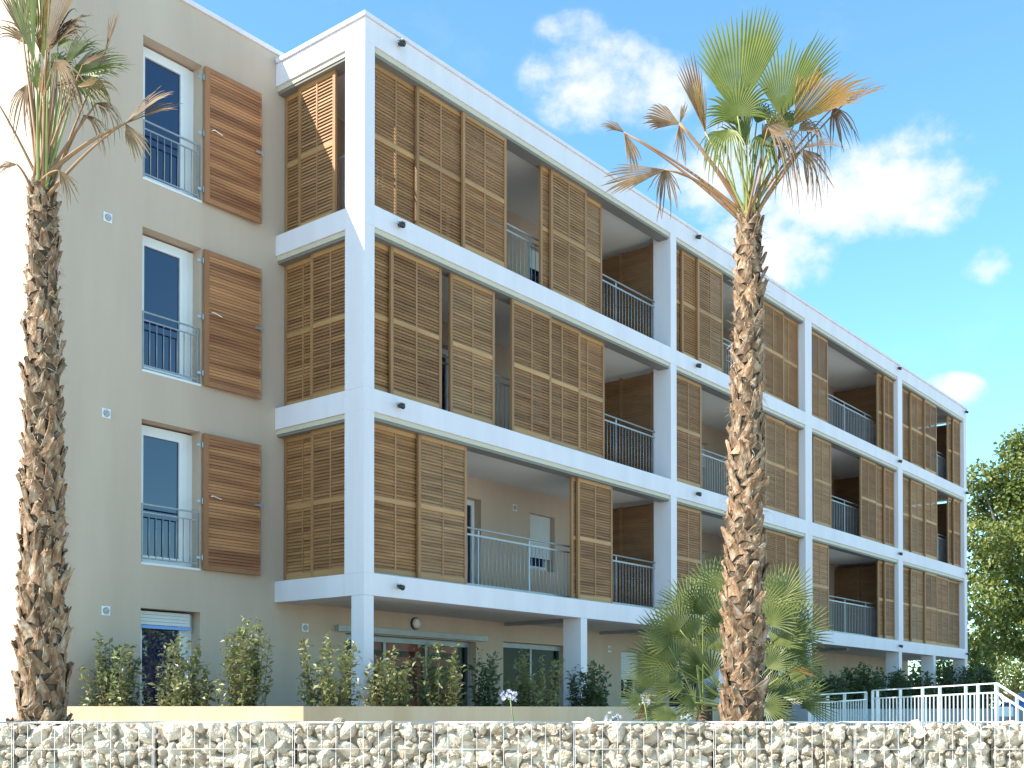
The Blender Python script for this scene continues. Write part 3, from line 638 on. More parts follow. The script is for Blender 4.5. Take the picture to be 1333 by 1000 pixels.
# ---------------------------------------------------------------- palms
def frond(root, rb, base, hub, tip, facing, radius, spread, nseg, droop, mleaf, mpet, rng, split=.55, bend=.12, ragged=.1, cup=.15, pr=.0115, curl=0.0):
    base = Vector(base); hub = Vector(hub); ax = (Vector(tip)-hub).normalized(); nrm = Vector(facing); nrm = (nrm - ax*nrm.dot(ax)).normalized(); side = nrm.cross(ax)
    L_ = (hub-base).length; mid = (base+hub)/2 + Vector((0, 0, 1))*bend*L_
    pts = [base*(1-t)**2 + mid*(2*t*(1-t)) + hub*t*t for t in [i/7 for i in range(8)]]
    pm = MB().tube([p-rb for p in pts], [pr*1.7, pr*1.35, pr*1.15, pr, pr*.9, pr*.8, pr*.7, pr*.6], 6)
    lf = MB(); dth = 2*spread/nseg; NR = 8
    for k in range(nseg):
        th = -spread + dth*(k+.5); edge = abs(th)/spread
        ln = radius*(1-.30*edge**2)*rng.uniform(1-ragged, 1+ragged*.4)
        dr = ax*math.cos(th) + side*math.sin(th) + nrm*cup*edge
        dr.normalize(); sd_ = nrm.cross(dr).normalized(); kink = rng.uniform(.55, .9); dk = droop*rng.uniform(.5, 1.6); tw = rng.uniform(-1, 1)*curl
        rows = []
        for j in range(NR+1):
            r = j/NR*1.0; rad = .006+r*(ln-.006)
            p = hub + dr*rad
            sag = max(0, r-split)/(1-split); p = p - Vector((0, 0, 1))*(dk*ln*sag**1.7) - dr*(dk*.35*ln*sag**2.2) + sd_*(tw*ln*.16*sag**2)
            if r > kink and rng.random() < .5: p = p - Vector((0, 0, 1))*droop*.08*ln
            wfull = rad*math.tan(dth/2)*.98
            w = wfull if r < split else wfull*max(0.0, (1-(r-split)/(1-split))**.8)*(.72+.28*(split/r))
            rows.append((p, max(w, .005 if r < .3 else .0012)))
        k0 = len(lf.v)
        for (p, w) in rows:
            a = p - sd_*w - nrm*w*.28; b = p + nrm*w*.30; c = p + sd_*w - nrm*w*.28
            lf.v += [tuple(a-rb), tuple(b-rb), tuple(c-rb)]
        for j in range(NR):
            q = k0+3*j; lf.f += [(q, q+1, q+4, q+3), (q+1, q+2, q+5, q+4)]
    fo = lf.build('frond', mleaf, root); pm.build('petiole', mpet, fo, True)
    return fo
def boot_meshes():
    out_ = []
    for s_ in range(9):
        rng = random.Random(100+s_); mb = MB(); NX, NZ = 5, 6; grid = []
        wb = rng.uniform(.095, .13); wt = rng.uniform(.018, .05); ln = rng.uniform(.15, .23); tilt = rng.uniform(.012, .045); tw = rng.uniform(-.25, .25); spl = rng.uniform(.0, .3)
        for side in (0, 1):
            for j in range(NZ):
                t = j/(NZ-1); w = wb*(1-t)**1.25 + wt*(1-(1-t)**1.25)
                for i in range(NX):
                    s = i/(NX-1)*2-1; x = s*w + tw*.1*t*t; z = ln*t + (rng.uniform(-.045, .03) if j == NZ-1 else 0) - (abs(s)*.05*(1-t)) - (spl*.10*(1-abs(s))*(1 if j == 0 else 0))
                    y = tilt*t**1.5 - 1.9*x*x*(1-t*.75) + (.010+.018*t)*(1-abs(s)) + rng.uniform(-.006, .006)
                    if side: y -= .016 + .006*t
                    mb.v.append((x, y, z))
        idx = lambda sd_, j, i: sd_*NX*NZ + j*NX + i
        for j in range(NZ-1):
            for i in range(NX-1):
                mb.f.append((idx(0, j, i+1), idx(0, j, i), idx(0, j+1, i), idx(0, j+1, i+1))); mb.f.append((idx(1, j, i), idx(1, j, i+1), idx(1, j+1, i+1), idx(1, j+1, i)))
            for i in (0, NX-1): mb.f.append((idx(0, j, i), idx(1, j, i), idx(1, j+1, i), idx(0, j+1, i)) if i == 0 else (idx(1, j, i), idx(0, j, i), idx(0, j+1, i), idx(1, j+1, i)))
        for i in range(NX-1): mb.f.append((idx(0, NZ-1, i), idx(0, NZ-1, i+1), idx(1, NZ-1, i+1), idx(1, NZ-1, i))[::-1])
        out_.append(mb.mesh('leaf_base', 'boot', False))
    return out_
BOOTS = boot_meshes()
def palm(base, top, r0, r1, label, seed, nb):
    rng = random.Random(seed); o = empty('palm_tree', tuple(base)); tag(o, label, 'palm tree', 'tall fan palms'); B = Vector(base); T = Vector(top)-B; H = T.z
    rad = lambda t: (r0*(1-t)+r1*t)*(1+.10*max(0, 1-t*9)**2)
    mb = MB(); mb.tube([T*(i/24) for i in range(25)], [rad(i/24)*.86 for i in range(25)], 18); tk = mb.build('trunk', 'palm_core', o, True)
    for i in range(nb):
        t = (i+.3)/nb*.985; a = i*2.39996+rng.uniform(-.16, .16); c = T*t; r = rad(t)*.90; s = rad(t)**.7/.20**.7*rng.uniform(.76, 1.2)*.86
        q = inst(BOOTS[rng.randrange(9)], 'leaf_base', tk, (c.x+r*math.cos(a), c.y+r*math.sin(a), c.z-.05), (rng.uniform(-.16, .12), rng.choice((-1, 1))*rng.uniform(.05, .5), a-math.pi/2+rng.uniform(-.15, .15)), (s*rng.uniform(.8, 1.25), s*rng.uniform(.8, 1.15), s*rng.uniform(.8, 1.15)))
    fb = MB()
    for i in range(1500):
        t = rng.random(); a = rng.uniform(0, 6.283); r = rad(t)*rng.uniform(.95, 1.15); p = T*t + Vector((r*math.cos(a), r*math.sin(a), 0)); d = Vector((math.cos(a), math.sin(a), rng.uniform(-.9, 1.0)))*rng.uniform(.03, .085); tg = Vector((-math.sin(a), math.cos(a), rng.uniform(-.5, .5)))*rng.uniform(-.07, .07); w = tg.normalized()*rng.uniform(.001, .0042)
        n = len(fb.v); m_ = p + d*.6 + tg*.4; e = p+d+tg-Vector((0, 0, .02)); fb.v += [tuple(p-w), tuple(p+w), tuple(m_+w*.8), tuple(m_-w*.8), tuple(e)]; fb.f += [(n, n+1, n+2, n+3), (n+3, n+2, n+4)]
    fb.build('fibre', 'fibre', tk, kind='stuff')
    return o
TOC = Vector(-CF)
def fac(r=0, u=0, c=1): return TOC*c + Vector(CR)*r + Vector(CU)*u
DR = 10.3
rb_ = at(966, 940, DR); rb_ = (rb_[0], rb_[1], 1.12); rt_ = at(976, 272, DR)
pr_ = palm(rb_, rt_, 0.195, .108, 'tall fan palm with shaggy trunk standing before the balconies, right of centre', 31, 290)
def add_fronds(root, base3, dep, crown, spec, seed):
    rng = random.Random(seed); RB = Vector(base3); tp = at(crown[0], crown[1], dep)
    for s in spec:
        (hu, hv, hd), (tu, tv, td), fc, spr, ns, droop, kind, opt = s
        hub = at(hu, hv, dep+hd); tip = at(tu, tv, dep+td); rad = np.linalg.norm(tip-hub)*(1.15 if s[6] == 'd' else 1.0)
        ml, mp = {'g': ('frond_green', 'petiole_green'), 'y': ('frond_yellow', 'petiole_green'), 'd': ('frond_dead', 'petiole_dead')}[kind]
        bs = tp + CR*rng.uniform(-.06, .06) + CF*(.06*np.sign(hd) if hd else 0) + np.array([0, 0, rng.uniform(-.12, .02)])
        fo = frond(root, RB, bs, hub, tip, fc, rad, R_(spr), ns, droop, ml, mp, rng, **opt)
        if kind == 'd': fo['label'] = 'dry brown fan frond'
        elif kind == 'y': fo['label'] = 'yellowing orange brown fan frond'
        else: fo['label'] = 'green fan frond'
spec_r = [
 ((961, 150, -.25), (970, 8, -.1), fac(-.55, .35), 35, 26, .02, 'g', dict(split=.68, bend=.02, ragged=.05)),
 ((960, 151, -.27), (962, 88, -.3), fac(-.5, .35), 105, 28, .14, 'g', dict(split=.5, bend=.02, ragged=.2)),
 ((1016, 152, .2), (1056, 34, .3), fac(-.6, .2), 44, 30, .08, 'g', dict(split=.55, bend=.03)),
 ((1034, 162, -.1), (1122, 82, -.05), fac(-.6, .35), 42, 24, .08, 'y', dict(split=.62, bend=.05, ragged=.12)),
 ((1096, 138, .1), (1151, 108, .1), fac(-.1, .8), 17, 9, .10, 'd', dict(split=.5, bend=.10, ragged=.15)),
 ((1040, 170, -.15), (1095, 150, -.1), fac(.1, .8), 55, 20, 1.05, 'd', dict(split=.30, bend=.10, ragged=.35, curl=1)),
 ((1045, 193, -.3), (1096, 184, -.35), fac(-.2, .9), 22, 12, .12, 'd', dict(split=.55, bend=.20, ragged=.12)),
 ((1045, 195, -.3), (1075, 235, -.3), fac(-.2, .4), 38, 12, .75, 'd', dict(split=.4, bend=.20, ragged=.3, curl=1)),
 ((865, 221, -.1), (792, 240, -.05), fac(-.4, .3, 1), 24, 12, .06, 'd', dict(split=.62, bend=.22, ragged=.08)),
 ((866, 221, -.1), (868, 262, -.1), fac(.3, .2), 60, 14, .50, 'd', dict(split=.25, bend=.22, ragged=.35, curl=1)),
 ((812, 172, .2), (784, 158, .2), fac(-.2, .6, .8), 34, 8, .15, 'd', dict(split=.5, bend=.08, ragged=.2, pr=.011)),
 ((813, 173, .2), (830, 218, .2), fac(-.3, .1), 17, 6, .12, 'd', dict(split=.6, bend=.08, ragged=.2, pr=.011)),
 ((884, 161, .0), (839, 148, .0), fac(-.3, .4), 40, 13, .08, 'd', dict(split=.7, bend=.10, ragged=.10)),
 ((884, 162, .0), (890, 205, .0), fac(.2, .0), 24, 8, .15, 'd', dict(split=.3, bend=.10, ragged=.3, curl=1)),
 ((885, 160, .0), (892, 136, .0), fac(.2, .0), 18, 5, .10, 'd', dict(split=.5, bend=.10, ragged=.3, curl=1)),
 ((916, 166, .1), (894, 78, .1), fac(-.3, .1), 13, 10, .03, 'd', dict(split=.6, bend=.03, ragged=.12)),
 ((918, 172, -.1), (905, 100, -.1), fac(.2, .1), 12, 9, .05, 'y', dict(split=.6, bend=.03, ragged=.14)),
 ((948, 168, -.35), (935, 205, -.55), fac(-.2, .8), 60, 18, .6, 'g', dict(split=.35, bend=.02, ragged=.15)),
 ((975, 170, .3), (925, 120, .45), fac(.3, .3), 46, 22, .35, 'g', dict(split=.5, bend=.02, ragged=.15)),
 ((990, 175, -.2), (1012, 208, -.4), fac(.2, .6), 55, 16, .80, 'g', dict(split=.4, bend=.05, ragged=.2, curl=.6)),
 ((1005, 180, .3), (1040, 120, .5), fac(-.3, .3), 40, 20, .30, 'g', dict(split=.5, bend=.02)),
 ((1000, 190, -.25), (1060, 175, -.3), fac(.1, .9), 50, 18, .9, 'd', dict(split=.3, bend=.06, ragged=.35, curl=1)),
 ((1000, 165, -.35), (1065, 190, -.45), fac(.1, .7), 60, 22, .9, 'd', dict(split=.35, bend=.06, ragged=.3, curl=1)),
 ((985, 160, -.1), (1010, 110, -.2), fac(-.4, .4), 60, 20, .5, 'g', dict(split=.4, bend=.03, ragged=.25, curl=.6)),
 ((940, 170, .1), (915, 200, .0), fac(-.3, .5), 55, 16, .6, 'g', dict(split=.4, bend=.03, ragged=.25, curl=.6)),
 ((972, 190, -.2), (950, 130, -.1), fac(-.5, .3), 34, 16, .2, 'g', dict(split=.45, bend=.02, ragged=.25)),
 ((992, 185, -.1), (1030, 130, -.1), fac(-.5, .3), 34, 16, .25, 'y', dict(split=.45, bend=.02, ragged=.25)),
 ((1085, 140, .1), (1105, 185, .1), fac(-.1, .4), 45, 14, .5, 'd', dict(split=.3, bend=.10, ragged=.35, curl=1)),
]
add_fronds(pr_, rb_, DR, (976, 285), spec_r, 55)
DL = 9.6
lb_ = at(56, 936, DL); lb_ = (lb_[0], lb_[1], 1.12); lt_ = at(56, 234, DL)
pl_ = palm(lb_, lt_, 0.205, .108, 'tall fan palm at the left edge before the beige wall', 32, 290)
spec_l = [
 ((44, 80, -.15), (36, -75, -.1), fac(-.5, .2), 18, 14, .03, 'g', dict(split=.6, bend=.02)),
 ((58, 78, .2), (50, -80, .3), fac(-.5, .3), 22, 16, .06, 'g', dict(split=.6, bend=.02)),
 ((60, 66, -.3), (104, -34, -.3), fac(-.5, .3), 22, 16, .06, 'd', dict(split=.6, bend=.03, ragged=.12)),
 ((64, 58, -.25), (122, 20, -.3), fac(-.2, .5), 26, 14, .45, 'd', dict(split=.45, bend=.03, ragged=.25, curl=1)),
 ((36, 58, .1), (14, -20, .1), fac(.3, .2), 18, 12, .06, 'd', dict(split=.6, bend=.02, ragged=.2)),
 ((30, 50, .0), (20, 60, .1), fac(.3, .2), 40, 8, .6, 'd', dict(split=.4, bend=.02, ragged=.3, curl=1)),
 ((88, 98, .05), (178, 74, .1), fac(-.6, .5), 46, 30, .10, 'g', dict(split=.6, bend=.05, ragged=.08)),
 ((92, 100, .05), (150, 132, .0), fac(-.1, .5), 36, 18, .30, 'g', dict(split=.5, bend=.05, ragged=.15)),
 ((138, 66, .1), (151, 18, .1), fac(.1, .1), 9, 7, .04, 'd', dict(split=.6, bend=.06, ragged=.15, pr=.010)),
 ((163, 160, -.2), (222, 117, -.25), fac(0, .9, .8), 24, 11, .08, 'd', dict(split=.55, bend=.12, ragged=.12)),
 ((163, 161, -.2), (234, 134, -.2), fac(0, .8), 14, 6, .08, 'd', dict(split=.55, bend=.12, ragged=.15)),
 ((163, 161, -.2), (186, 202, -.2), fac(.2, .3), 28, 9, .10, 'd', dict(split=.55, bend=.12, ragged=.15)),
 ((126, 134, -.1), (165, 152, -.1), fac(.1, .7), 40, 16, .70, 'd', dict(split=.35, bend=.04, ragged=.3, curl=1)),
 ((72, 78, -.3), (98, 116, -.4), fac(-.3, .5), 42, 16, .55, 'd', dict(split=.35, bend=.03, ragged=.5, curl=1)),
 ((66, 90, .3), (110, 60, .4), fac(.0, .4), 50, 20, .50, 'g', dict(split=.5, bend=.02, ragged=.2)),
 ((48, 118, -.3), (44, 60, -.35), fac(-.4, .3), 26, 14, .10, 'g', dict(split=.5, bend=.02, ragged=.2)),
 ((-6, 128, -.1), (-60, 130, -.2), fac(.2, .6), 50, 18, .5, 'd', dict(split=.4, bend=.06, ragged=.25)),
 ((22, 214, -.2), (-8, 218, -.25), fac(.2, .6), 35, 11, .35, 'd', dict(split=.5, bend=.25, ragged=.25, pr=.011)),
 ((77, 222, -.2), (97, 252, -.2), fac(.2, .4), 30, 12, .3, 'd', dict(split=.4, bend=.25, ragged=.3, curl=.8, pr=.010)),
 ((110, 150, .25), (150, 175, .3), fac(.0, .7), 30, 9, .8, 'd', dict(split=.3, bend=.04, ragged=.3, curl=1, pr=.011)),
 ((60, 70, -.25), (118, 0, -.3), fac(-.4, .4), 30, 14, .35, 'd', dict(split=.5, bend=.03, ragged=.25, curl=.8)),
 ((74, 108, -.2), (115, 112, -.3), fac(-.2, .6), 46, 18, .8, 'd', dict(split=.35, bend=.03, ragged=.3, curl=1)),
 ((62, 118, -.25), (70, 70, -.3), fac(-.4, .4), 30, 16, .25, 'g', dict(split=.35, bend=.02, ragged=.25, curl=.6)),
 ((40, 60, .2), (5, 5, .2), fac(-.3, .3), 34, 14, .3, 'd', dict(split=.4, bend=.02, ragged=.3, curl=1)),
 ((75, 60, .2), (110, 40, .2), fac(-.3, .5), 60, 22, .5, 'g', dict(split=.4, bend=.02, ragged=.25, curl=.6)),
 ((35, 110, .1), (15, 160, .1), fac(-.2, .5), 40, 12, .5, 'd', dict(split=.35, bend=.02, ragged=.3, curl=1)),
 ((84, 84, .1), (142, 30, .1), fac(-.5, .4), 38, 20, .22, 'g', dict(split=.5, bend=.03, ragged=.2)),
 ((100, 112, -.1), (160, 108, -.15), fac(-.3, .6), 34, 16, .30, 'y', dict(split=.5, bend=.04, ragged=.25, curl=.5)),
 ((52, 70, -.1), (64, -40, -.1), fac(-.5, .2), 16, 10, .05, 'y', dict(split=.55, bend=.02, ragged=.2)),
 ((108, 84, -.1), (152, 62, -.1), fac(-.4, .5), 36, 14, .40, 'd', dict(split=.45, bend=.04, ragged=.3, curl=.8)),
 ((56, 125, -.2), (60, 66, -.2), fac(-.5, .3), 34, 18, .15, 'y', dict(split=.5, bend=.02, ragged=.25)),
]
add_fronds(pl_, lb_, DL, (56, 245), spec_l, 56)
# clump of low fan palms behind the right trunk
fpb = at(962, 940, 11.3); fpb = (fpb[0], fpb[1], 1.12)
fp = empty('fan_palm', fpb); tag(fp, 'bushy low green fan palm clump behind the right palm trunk', 'palm'); FB = Vector(fpb); rng = random.Random(77)
mb = MB(); mb.tube([(0, 0, 0), (.05, 0, .3), (.06, .0, .55)], [.13, .12, .09], 12); mb.build('trunk', 'palm_core', fp, True)
mb = MB(); q = at(915, 940, 11.3); mb.tube([(q[0]-fpb[0], q[1]-fpb[1], 0), (q[0]-fpb[0]+.05, q[1]-fpb[1], .35)], [.10, .07], 10); mb.build('trunk', 'palm_core', fp, True)
hubs = [(880, 868), (852, 890), (838, 915), (905, 830), (930, 800), (898, 800), (925, 775), (870, 840), (915, 865), (890, 895), (940, 850), (865, 930), (905, 915), (1005, 790), (1020, 820), (1030, 850), (1010, 840), (1030, 885), (1015, 905), (1040, 915), (1000, 870), (990, 800), (1005, 935), (935, 905), (1025, 800), (945, 770), (880, 930), (1035, 830), (860, 862), (1000, 900), (890, 850), (910, 885), (870, 900), (930, 825), (885, 820), (915, 800), (850, 915), (900, 930), (1012, 860), (1024, 905), (1002, 815), (1018, 780), (1040, 870), (995, 920), (925, 880), (945, 820)]
for i, (u, v) in enumerate(hubs):
    c0 = (915, 935) if u < 930 and i % 2 else (960, 925)
    du, dv = u-950, v-905; l = math.hypot(du, dv)+1e-6; rp = rng.uniform(38, 54); dd = rng.uniform(-.35, .45)
    hub = at(u, v, 11.3+dd); tip = at(u+du/l*rp+rng.uniform(-8, 8), v+dv/l*rp-14+rng.uniform(-6, 6), 11.3+dd*1.3)
    fo = frond(fp, FB, at(c0[0], c0[1], 11.3), hub, tip, fac(rng.uniform(-.6, .6), rng.uniform(.2, .9), rng.uniform(.5, 1)), np.linalg.norm(tip-hub), R_(rng.uniform(60, 88)), 21, rng.uniform(.0, .14), 'fan_green', 'petiole_green', rng, split=.36, bend=.06, ragged=.10, pr=.008)
for (u, v, tu, tv) in ((1030, 872, 1066, 878), (845, 905, 830, 940)):
    hub = at(u, v, 11.0); tip = at(tu, tv, 11.0); frond(fp, FB, at(960, 925, 11.3), hub, tip, fac(0, .8), np.linalg.norm(tip-hub), R_(18), 7, .06, 'frond_yellow', 'petiole_green', rng, split=.5, bend=.05, pr=.008)

# ---------------------------------------------------------------- gabion wall
GD = 8.9; GT = 1.338; BW = 1.045
def rock_meshes():
    out_ = []
    for s_ in range(14):
        rng = random.Random(300+s_); import bmesh
        bm = bmesh.new(); bmesh.ops.create_icosphere(bm, subdivisions=2, radius=.5)
        planes = [(rvec(rng), rng.uniform(.24, .40)) for _ in range(10)]
        ph = [rvec(rng)*rng.uniform(3, 6) for _ in range(3)]
        for v in bm.verts:
            for n, d in planes:
                e = v.co.dot(n)-d
                if e > 0: v.co -= n*e*.97
            v.co *= 1+.05*sum(math.sin(v.co.dot(q)*2+i) for i, q in enumerate(ph))
        me = bpy.data.meshes.new('stone'); bm.to_mesh(me); bm.free(); me.materials.append(MATS['stone']); me.polygons.foreach_set('use_smooth', [False]*len(me.polygons)); out_.append(me)
    return out_
ROCKS = rock_meshes()
rng = random.Random(41)
names_ = ['leftmost basket of the stone gabion wall, below the left palm', 'second gabion basket from left, below the lit stretch of garden wall', 'third gabion basket from left, below the tallest shrub', 'fourth gabion basket from left, below the corner column', 'fifth gabion basket from left, in the middle of the wall', 'sixth gabion basket from left, below the white flower stalk', 'seventh gabion basket from left, below the right palm trunk', 'second gabion basket from the right end, below the ramp rail', 'rightmost gabion basket, cut by the picture edge']
u_start = -5.02
for bi in range(9):
    a0 = u_start + bi*BW*1.055
    org = CAM + CR*a0 + _F0*GD
    g = empty('gabion_basket', (org[0], org[1], -.14), math.atan2(CR[1], CR[0])); tag(g, names_[bi], 'gabion', 'stone filled wire baskets'); H = GT+.14; W = BW*1.055-.006
    MB().box(.004, W-.004, .085, .46, .0, H-.05).build('core', 'core', g)
    stuff = MB()
    packed = []
    for r, tries in ((.085, 26), (.070, 70), (.056, 220), (.043, 600), (.032, 1200), (.022, 1500)):
        for _ in range(tries):
            x = rng.uniform(r*.8, W-r*.8); zz = rng.uniform(H-.66, H-r*.75); rr = r*rng.uniform(.9, 1.12)
            if all((x-q[0])**2+((zz-q[1])*1.12)**2 > (.90*(rr+q[2]))**2 for q in packed): packed.append((x, zz, rr))
    for (x, zz, rr) in packed:
        asp = rng.uniform(.85, 1.35); loc = (x, .008+rr*rng.uniform(.85, 1.15), zz); rot = (rng.uniform(-.5, .5)+math.pi*rng.randrange(2), rng.uniform(-.8, .8), rng.uniform(-.6, .6)+math.pi*rng.randrange(2))
        inst(ROCKS[rng.randrange(14)], 'stone', g, loc, rot, (rr*2.5*asp**.5, rr*2.3, rr*2.5/asp**.5))
    for ri in range(190):     # stones filling in behind, and the courses below
        hh = rng.uniform(.08, .14); me = ROCKS[rng.randrange(14)]
        loc = (rng.uniform(.05, W-.05), rng.uniform(.085, .115), rng.uniform(H-.64, H-.08)) if ri < 110 else (rng.uniform(.05, W-.05), .06+rng.uniform(0, .03), rng.uniform(.03, H-.62))
        M_ = Matrix.LocRotScale(Vector(loc), __import__('mathutils').Euler((rng.uniform(0, 6), rng.uniform(0, 6), rng.uniform(0, 6))), Vector((hh*1.4, hh*1.1, hh*1.2))); k = len(stuff.v)
        stuff.v += [tuple(M_ @ v.co) for v in me.vertices]; stuff.f += [tuple(k+i for i in p_.vertices) for p_ in me.polygons]
    for ri in range(3):      # the top layer going back
        x = 0
        while x < W-.03:
            hh = rng.uniform(.08, .12); w = hh*rng.uniform(.8, 1.5); me = ROCKS[rng.randrange(14)]; loc = (min(max(x+w/2, w*.5), W-w*.5), .17+ri*.12, H-.065+rng.uniform(-.012, .006)); rot = (rng.uniform(-.4, .4), rng.uniform(-.5, .5), rng.uniform(-.6, .6)); sc = (w*1.2, hh*1.3, hh*1.1)
            M_ = Matrix.LocRotScale(Vector(loc), __import__('mathutils').Euler(rot), Vector(sc)); k = len(stuff.v)
            stuff.v += [tuple(M_ @ v.co) for v in me.vertices]; stuff.f += [tuple(k+i for i in p_.vertices) for p_ in me.polygons]; x += w*.9
    stuff.build('stones_below', 'stone', g, kind='stuff')
    wr = MB(); ww = .0021
    n = 10
    for i in range(n+1):
        x = .004+(W-.008)*i/n + rng.uniform(-.006, .006)*(0 < i < n); y0 = -.012+rng.uniform(-.003, .003); wr.tube([(x, y0, 0), (x+rng.uniform(-.005, .005), y0-.004, H*.5), (x+rng.uniform(-.003, .003), y0, H)], ww, 5); wr.tube([(x, y0, H), (x, .47, H)], ww, 5)
    for j in range(8):
        zz = H - .002 - j*.205
        if zz > .02: wr.tube([(0, -.016, zz), (W*.5, -.02+rng.uniform(-.004, .004), zz+rng.uniform(-.004, .004)), (W, -.016, zz)], ww*1.15, 5)
    for j in range(3): wr.tube([(0, .15*(j+1), H+.003), (W, .15*(j+1), H+.003)], ww, 5)
    wr.build('wire_mesh', 'wire', g, True)
p = at(441, 941, 9.0); me = ROCKS[2]; so_ = inst(me, 'loose_stone', None, (p[0], p[1], GT+.012), (0, .1, .5), (.13, .10, .07)); tag(so_, 'pale loose stone lying on top of the gabion wall', 'stone')

# ---------------------------------------------------------------- agapanthus flowers behind the gabion
def agapanthus(u, v, vb, dep, r, label, seed, n=26):
    rng = random.Random(seed); hd = at(u, v, dep); bs = at(u+7, vb, dep); o = empty('flower', (bs[0], bs[1], 1.12)); tag(o, label, 'flower', 'flower stalks behind the gabion')
    h = Vector((hd[0]-bs[0], hd[1]-bs[1], hd[2]-1.12)); MB().tube([(0, 0, 0), (h.x*.4, h.y*.4, h.z*.55), tuple(h)], .006, 6).build('stem', 'stem_green', o, True)
    fl = MB(); sg = MB()
    for i in range(n):
        d = rvec(rng); d.z = abs(d.z)*.9-.2; d.normalize(); e = h + d*r*rng.uniform(.7, 1); sg.tube([tuple(h), tuple(e)], .0018, 4, False)
        for k in range(5):
            a = 2*math.pi*k/5; s = d.orthogonal().normalized(); t2 = d.cross(s); q = (s*math.cos(a)+t2*math.sin(a)); leaf(fl, e, (d*.9+q*.8).normalized(), q, r*.42, r*.20)
    fl.build('umbel', 'petal', o); sg.build('flower_stalks', 'stem_green', o)
    lf = MB()
    for i in range(9):
        a = rng.uniform(0, 6.28); c = Vector((math.cos(a), math.sin(a), 0)); s = Vector((-c.y, c.x, 0))*.012; pts = [c*.02*0, c*.10+Vector((0, 0, .16)), c*.24+Vector((0, 0, .14))]
        k = len(lf.v); lf.v += [tuple(pts[0]-s), tuple(pts[0]+s), tuple(pts[1]+s), tuple(pts[1]-s), tuple(pts[2])]; lf.f += [(k, k+1, k+2, k+3), (k+3, k+2, k+4)]
    lf.build('leaves', 'stem_green', o)
agapanthus(664, 909, 945, 9.75, .072, 'tall pale blue flower head before the shaded garden wall', 1)
agapanthus(839, 916, 945, 9.9, .045, 'small lilac flower head left of the fan palm', 2, 14)
agapanthus(797, 938, 950, 9.8, .07, 'low whitish flower head just above the gabion', 3, 18)
agapanthus(893, 937, 950, 9.8, .045, 'small flower head at the foot of the right palm', 4, 12)

# ---------------------------------------------------------------- ramp wall and rails at the right
rw = wall_run('ramp_wall', 'concrete', [(8.3, -2.6), (15.0, -2.2), (27.5, -2.2)], .2, .3, 1.43)
tag(rw, 'low grey concrete ramp wall behind the white rail', 'wall')
def ramp_rail(p0, p1, z0, z1, zbase, label, pitch, posts, mt='rail_white', gap=.155):
    p0 = Vector((p0[0], p0[1], 0)); p1 = Vector((p1[0], p1[1], 0)); o = empty('ramp_railing', (p0.x, p0.y, zbase)); tag(o, label, 'railing', 'rails of the ramp')
    D_ = p1-p0; ln = D_.length; L0 = lambda t, z: (D_.x*t, D_.y*t, z-zbase)
    MB().bar(L0(0, z0), L0(1, z1), .05, .022).build('hand_rail', mt, o); MB().bar(L0(0, z0-gap), L0(1, z1-gap), .035, .025).build('rail', mt, o); MB().bar(L0(0, zbase+.1), L0(1, zbase+.1), .035, .025).build('rail', mt, o)
    for t in posts: zt = z0+(z1-z0)*t; MB().bar(L0(t, zbase), L0(t, zt-.012), .06, .018, up=D_.normalized()).build('post', mt, o)
    n = int(ln/pitch); ang = math.atan2(D_.y, D_.x)
    for i in range(1, n):
        t = i/n; zt = z0+(z1-z0)*t-gap-.013; MB().bar(L0(t, zbase+.113), L0(t, zt), .02, .014, up=D_.normalized()).build('baluster', mt, o)
A_ = at(1136, 899, 22); B_ = at(1297, 889.6, 19); C_ = at(1352, 924, 18.2); E_ = at(1054, 905, 21.5); G_ = at(1127, 901, 23.5)
ramp_rail(A_, B_, A_[2], B_[2], .63, 'white steel ramp railing in front, right of the right palm', .098, [0, .045, .25, .44, .58, .78, .87, 1])
ramp_rail(B_, C_, B_[2]+.003, C_[2], .63, 'white railing sloping down at the right picture edge', .13, [.02, .5, 1])
ramp_rail(E_, G_, E_[2], G_[2], .63, 'pale grey steel railing behind the fan palm, left of the white one', .12, [0, .3, .6, 1], 'rail_white')

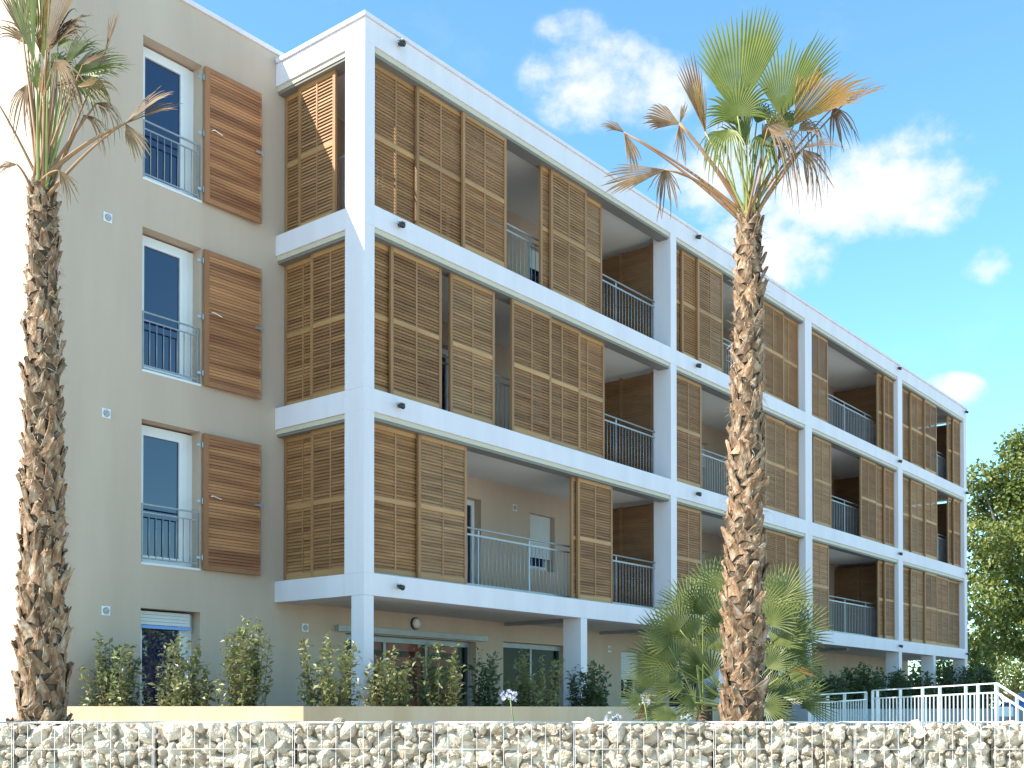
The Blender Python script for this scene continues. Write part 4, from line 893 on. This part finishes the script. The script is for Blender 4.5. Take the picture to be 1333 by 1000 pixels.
# ---------------------------------------------------------------- parked car and small sign at the right edge
cb = at(1314, 921, 40); car = empty('parked_car', (cb[0], cb[1], .622), math.atan2(CR[1], CR[0])+R_(-12)); tag(car, 'blue parked car half hidden at the right picture edge', 'car')
prof = [(0, .35), (-.02, .75), (.06, .98), (.35, 1.04), (.75, 1.42), (1.6, 1.50), (2.4, 1.44), (3.05, 1.0), (3.85, .88), (4.02, .6), (4.0, .35)]
mb = MB()
for y, ins in ((0, .0), (.10, -.06), (1.6, -.06), (1.7, .0)):
    for (x, z) in prof: mb.v.append((x, y+(.12 if z > 1.05 and y < .2 else (-.12 if z > 1.05 else 0)), z+(.02 if 0 < y < 1.7 else 0)))
n = len(prof)
for r in range(3):
    for i in range(n): j = (i+1) % n; mb.f.append((r*n+i, r*n+j, (r+1)*n+j, (r+1)*n+i))
mb.f.append(tuple(range(n))[::-1]); mb.f.append(tuple(range(3*n, 4*n))); mb.build('body', 'car_blue', car)
for x in (.75, 3.15):
    for y in (-.01, 1.53):
        w = MB().tube([(x, y, .31), (x, y+.18, .31)], .31, 20).build('wheel', 'car_dark', car); MB().tube([(x, y-.004 if y < 1 else y+.181, .31), (x, y-.002 if y < 1 else y+.184, .31)], .19, 16).build('rim', 'galv', w)
MB().quad((.52, .05, 1.10), (1.5, .05, 1.10), (1.5, .095, 1.44), (.82, .095, 1.40)).build('side_window', 'car_glass', car); MB().quad((1.56, .05, 1.10), (2.75, .05, 1.06), (2.35, .095, 1.40), (1.56, .095, 1.44)).build('side_window', 'car_glass', car)
MB().box(-.03, .02, .15, .45, .74, .92).build('tail_light', 'sign_red', car); MB().box(-.03, .02, 1.25, 1.55, .74, .92).build('tail_light', 'sign_red', car)
sp = at(1308, 921, 30); sg = empty('small_sign', (sp[0], sp[1], .622), math.atan2(CR[1], CR[0])); tag(sg, 'small white board on a red post beyond the ramp rail', 'sign')
MB().box(-.22, .22, -.01, .01, .60, .86).build('board', 'sign_white', sg); MB().box(.10, .16, .012, .05, 0, .59).build('post', 'sign_red', sg)
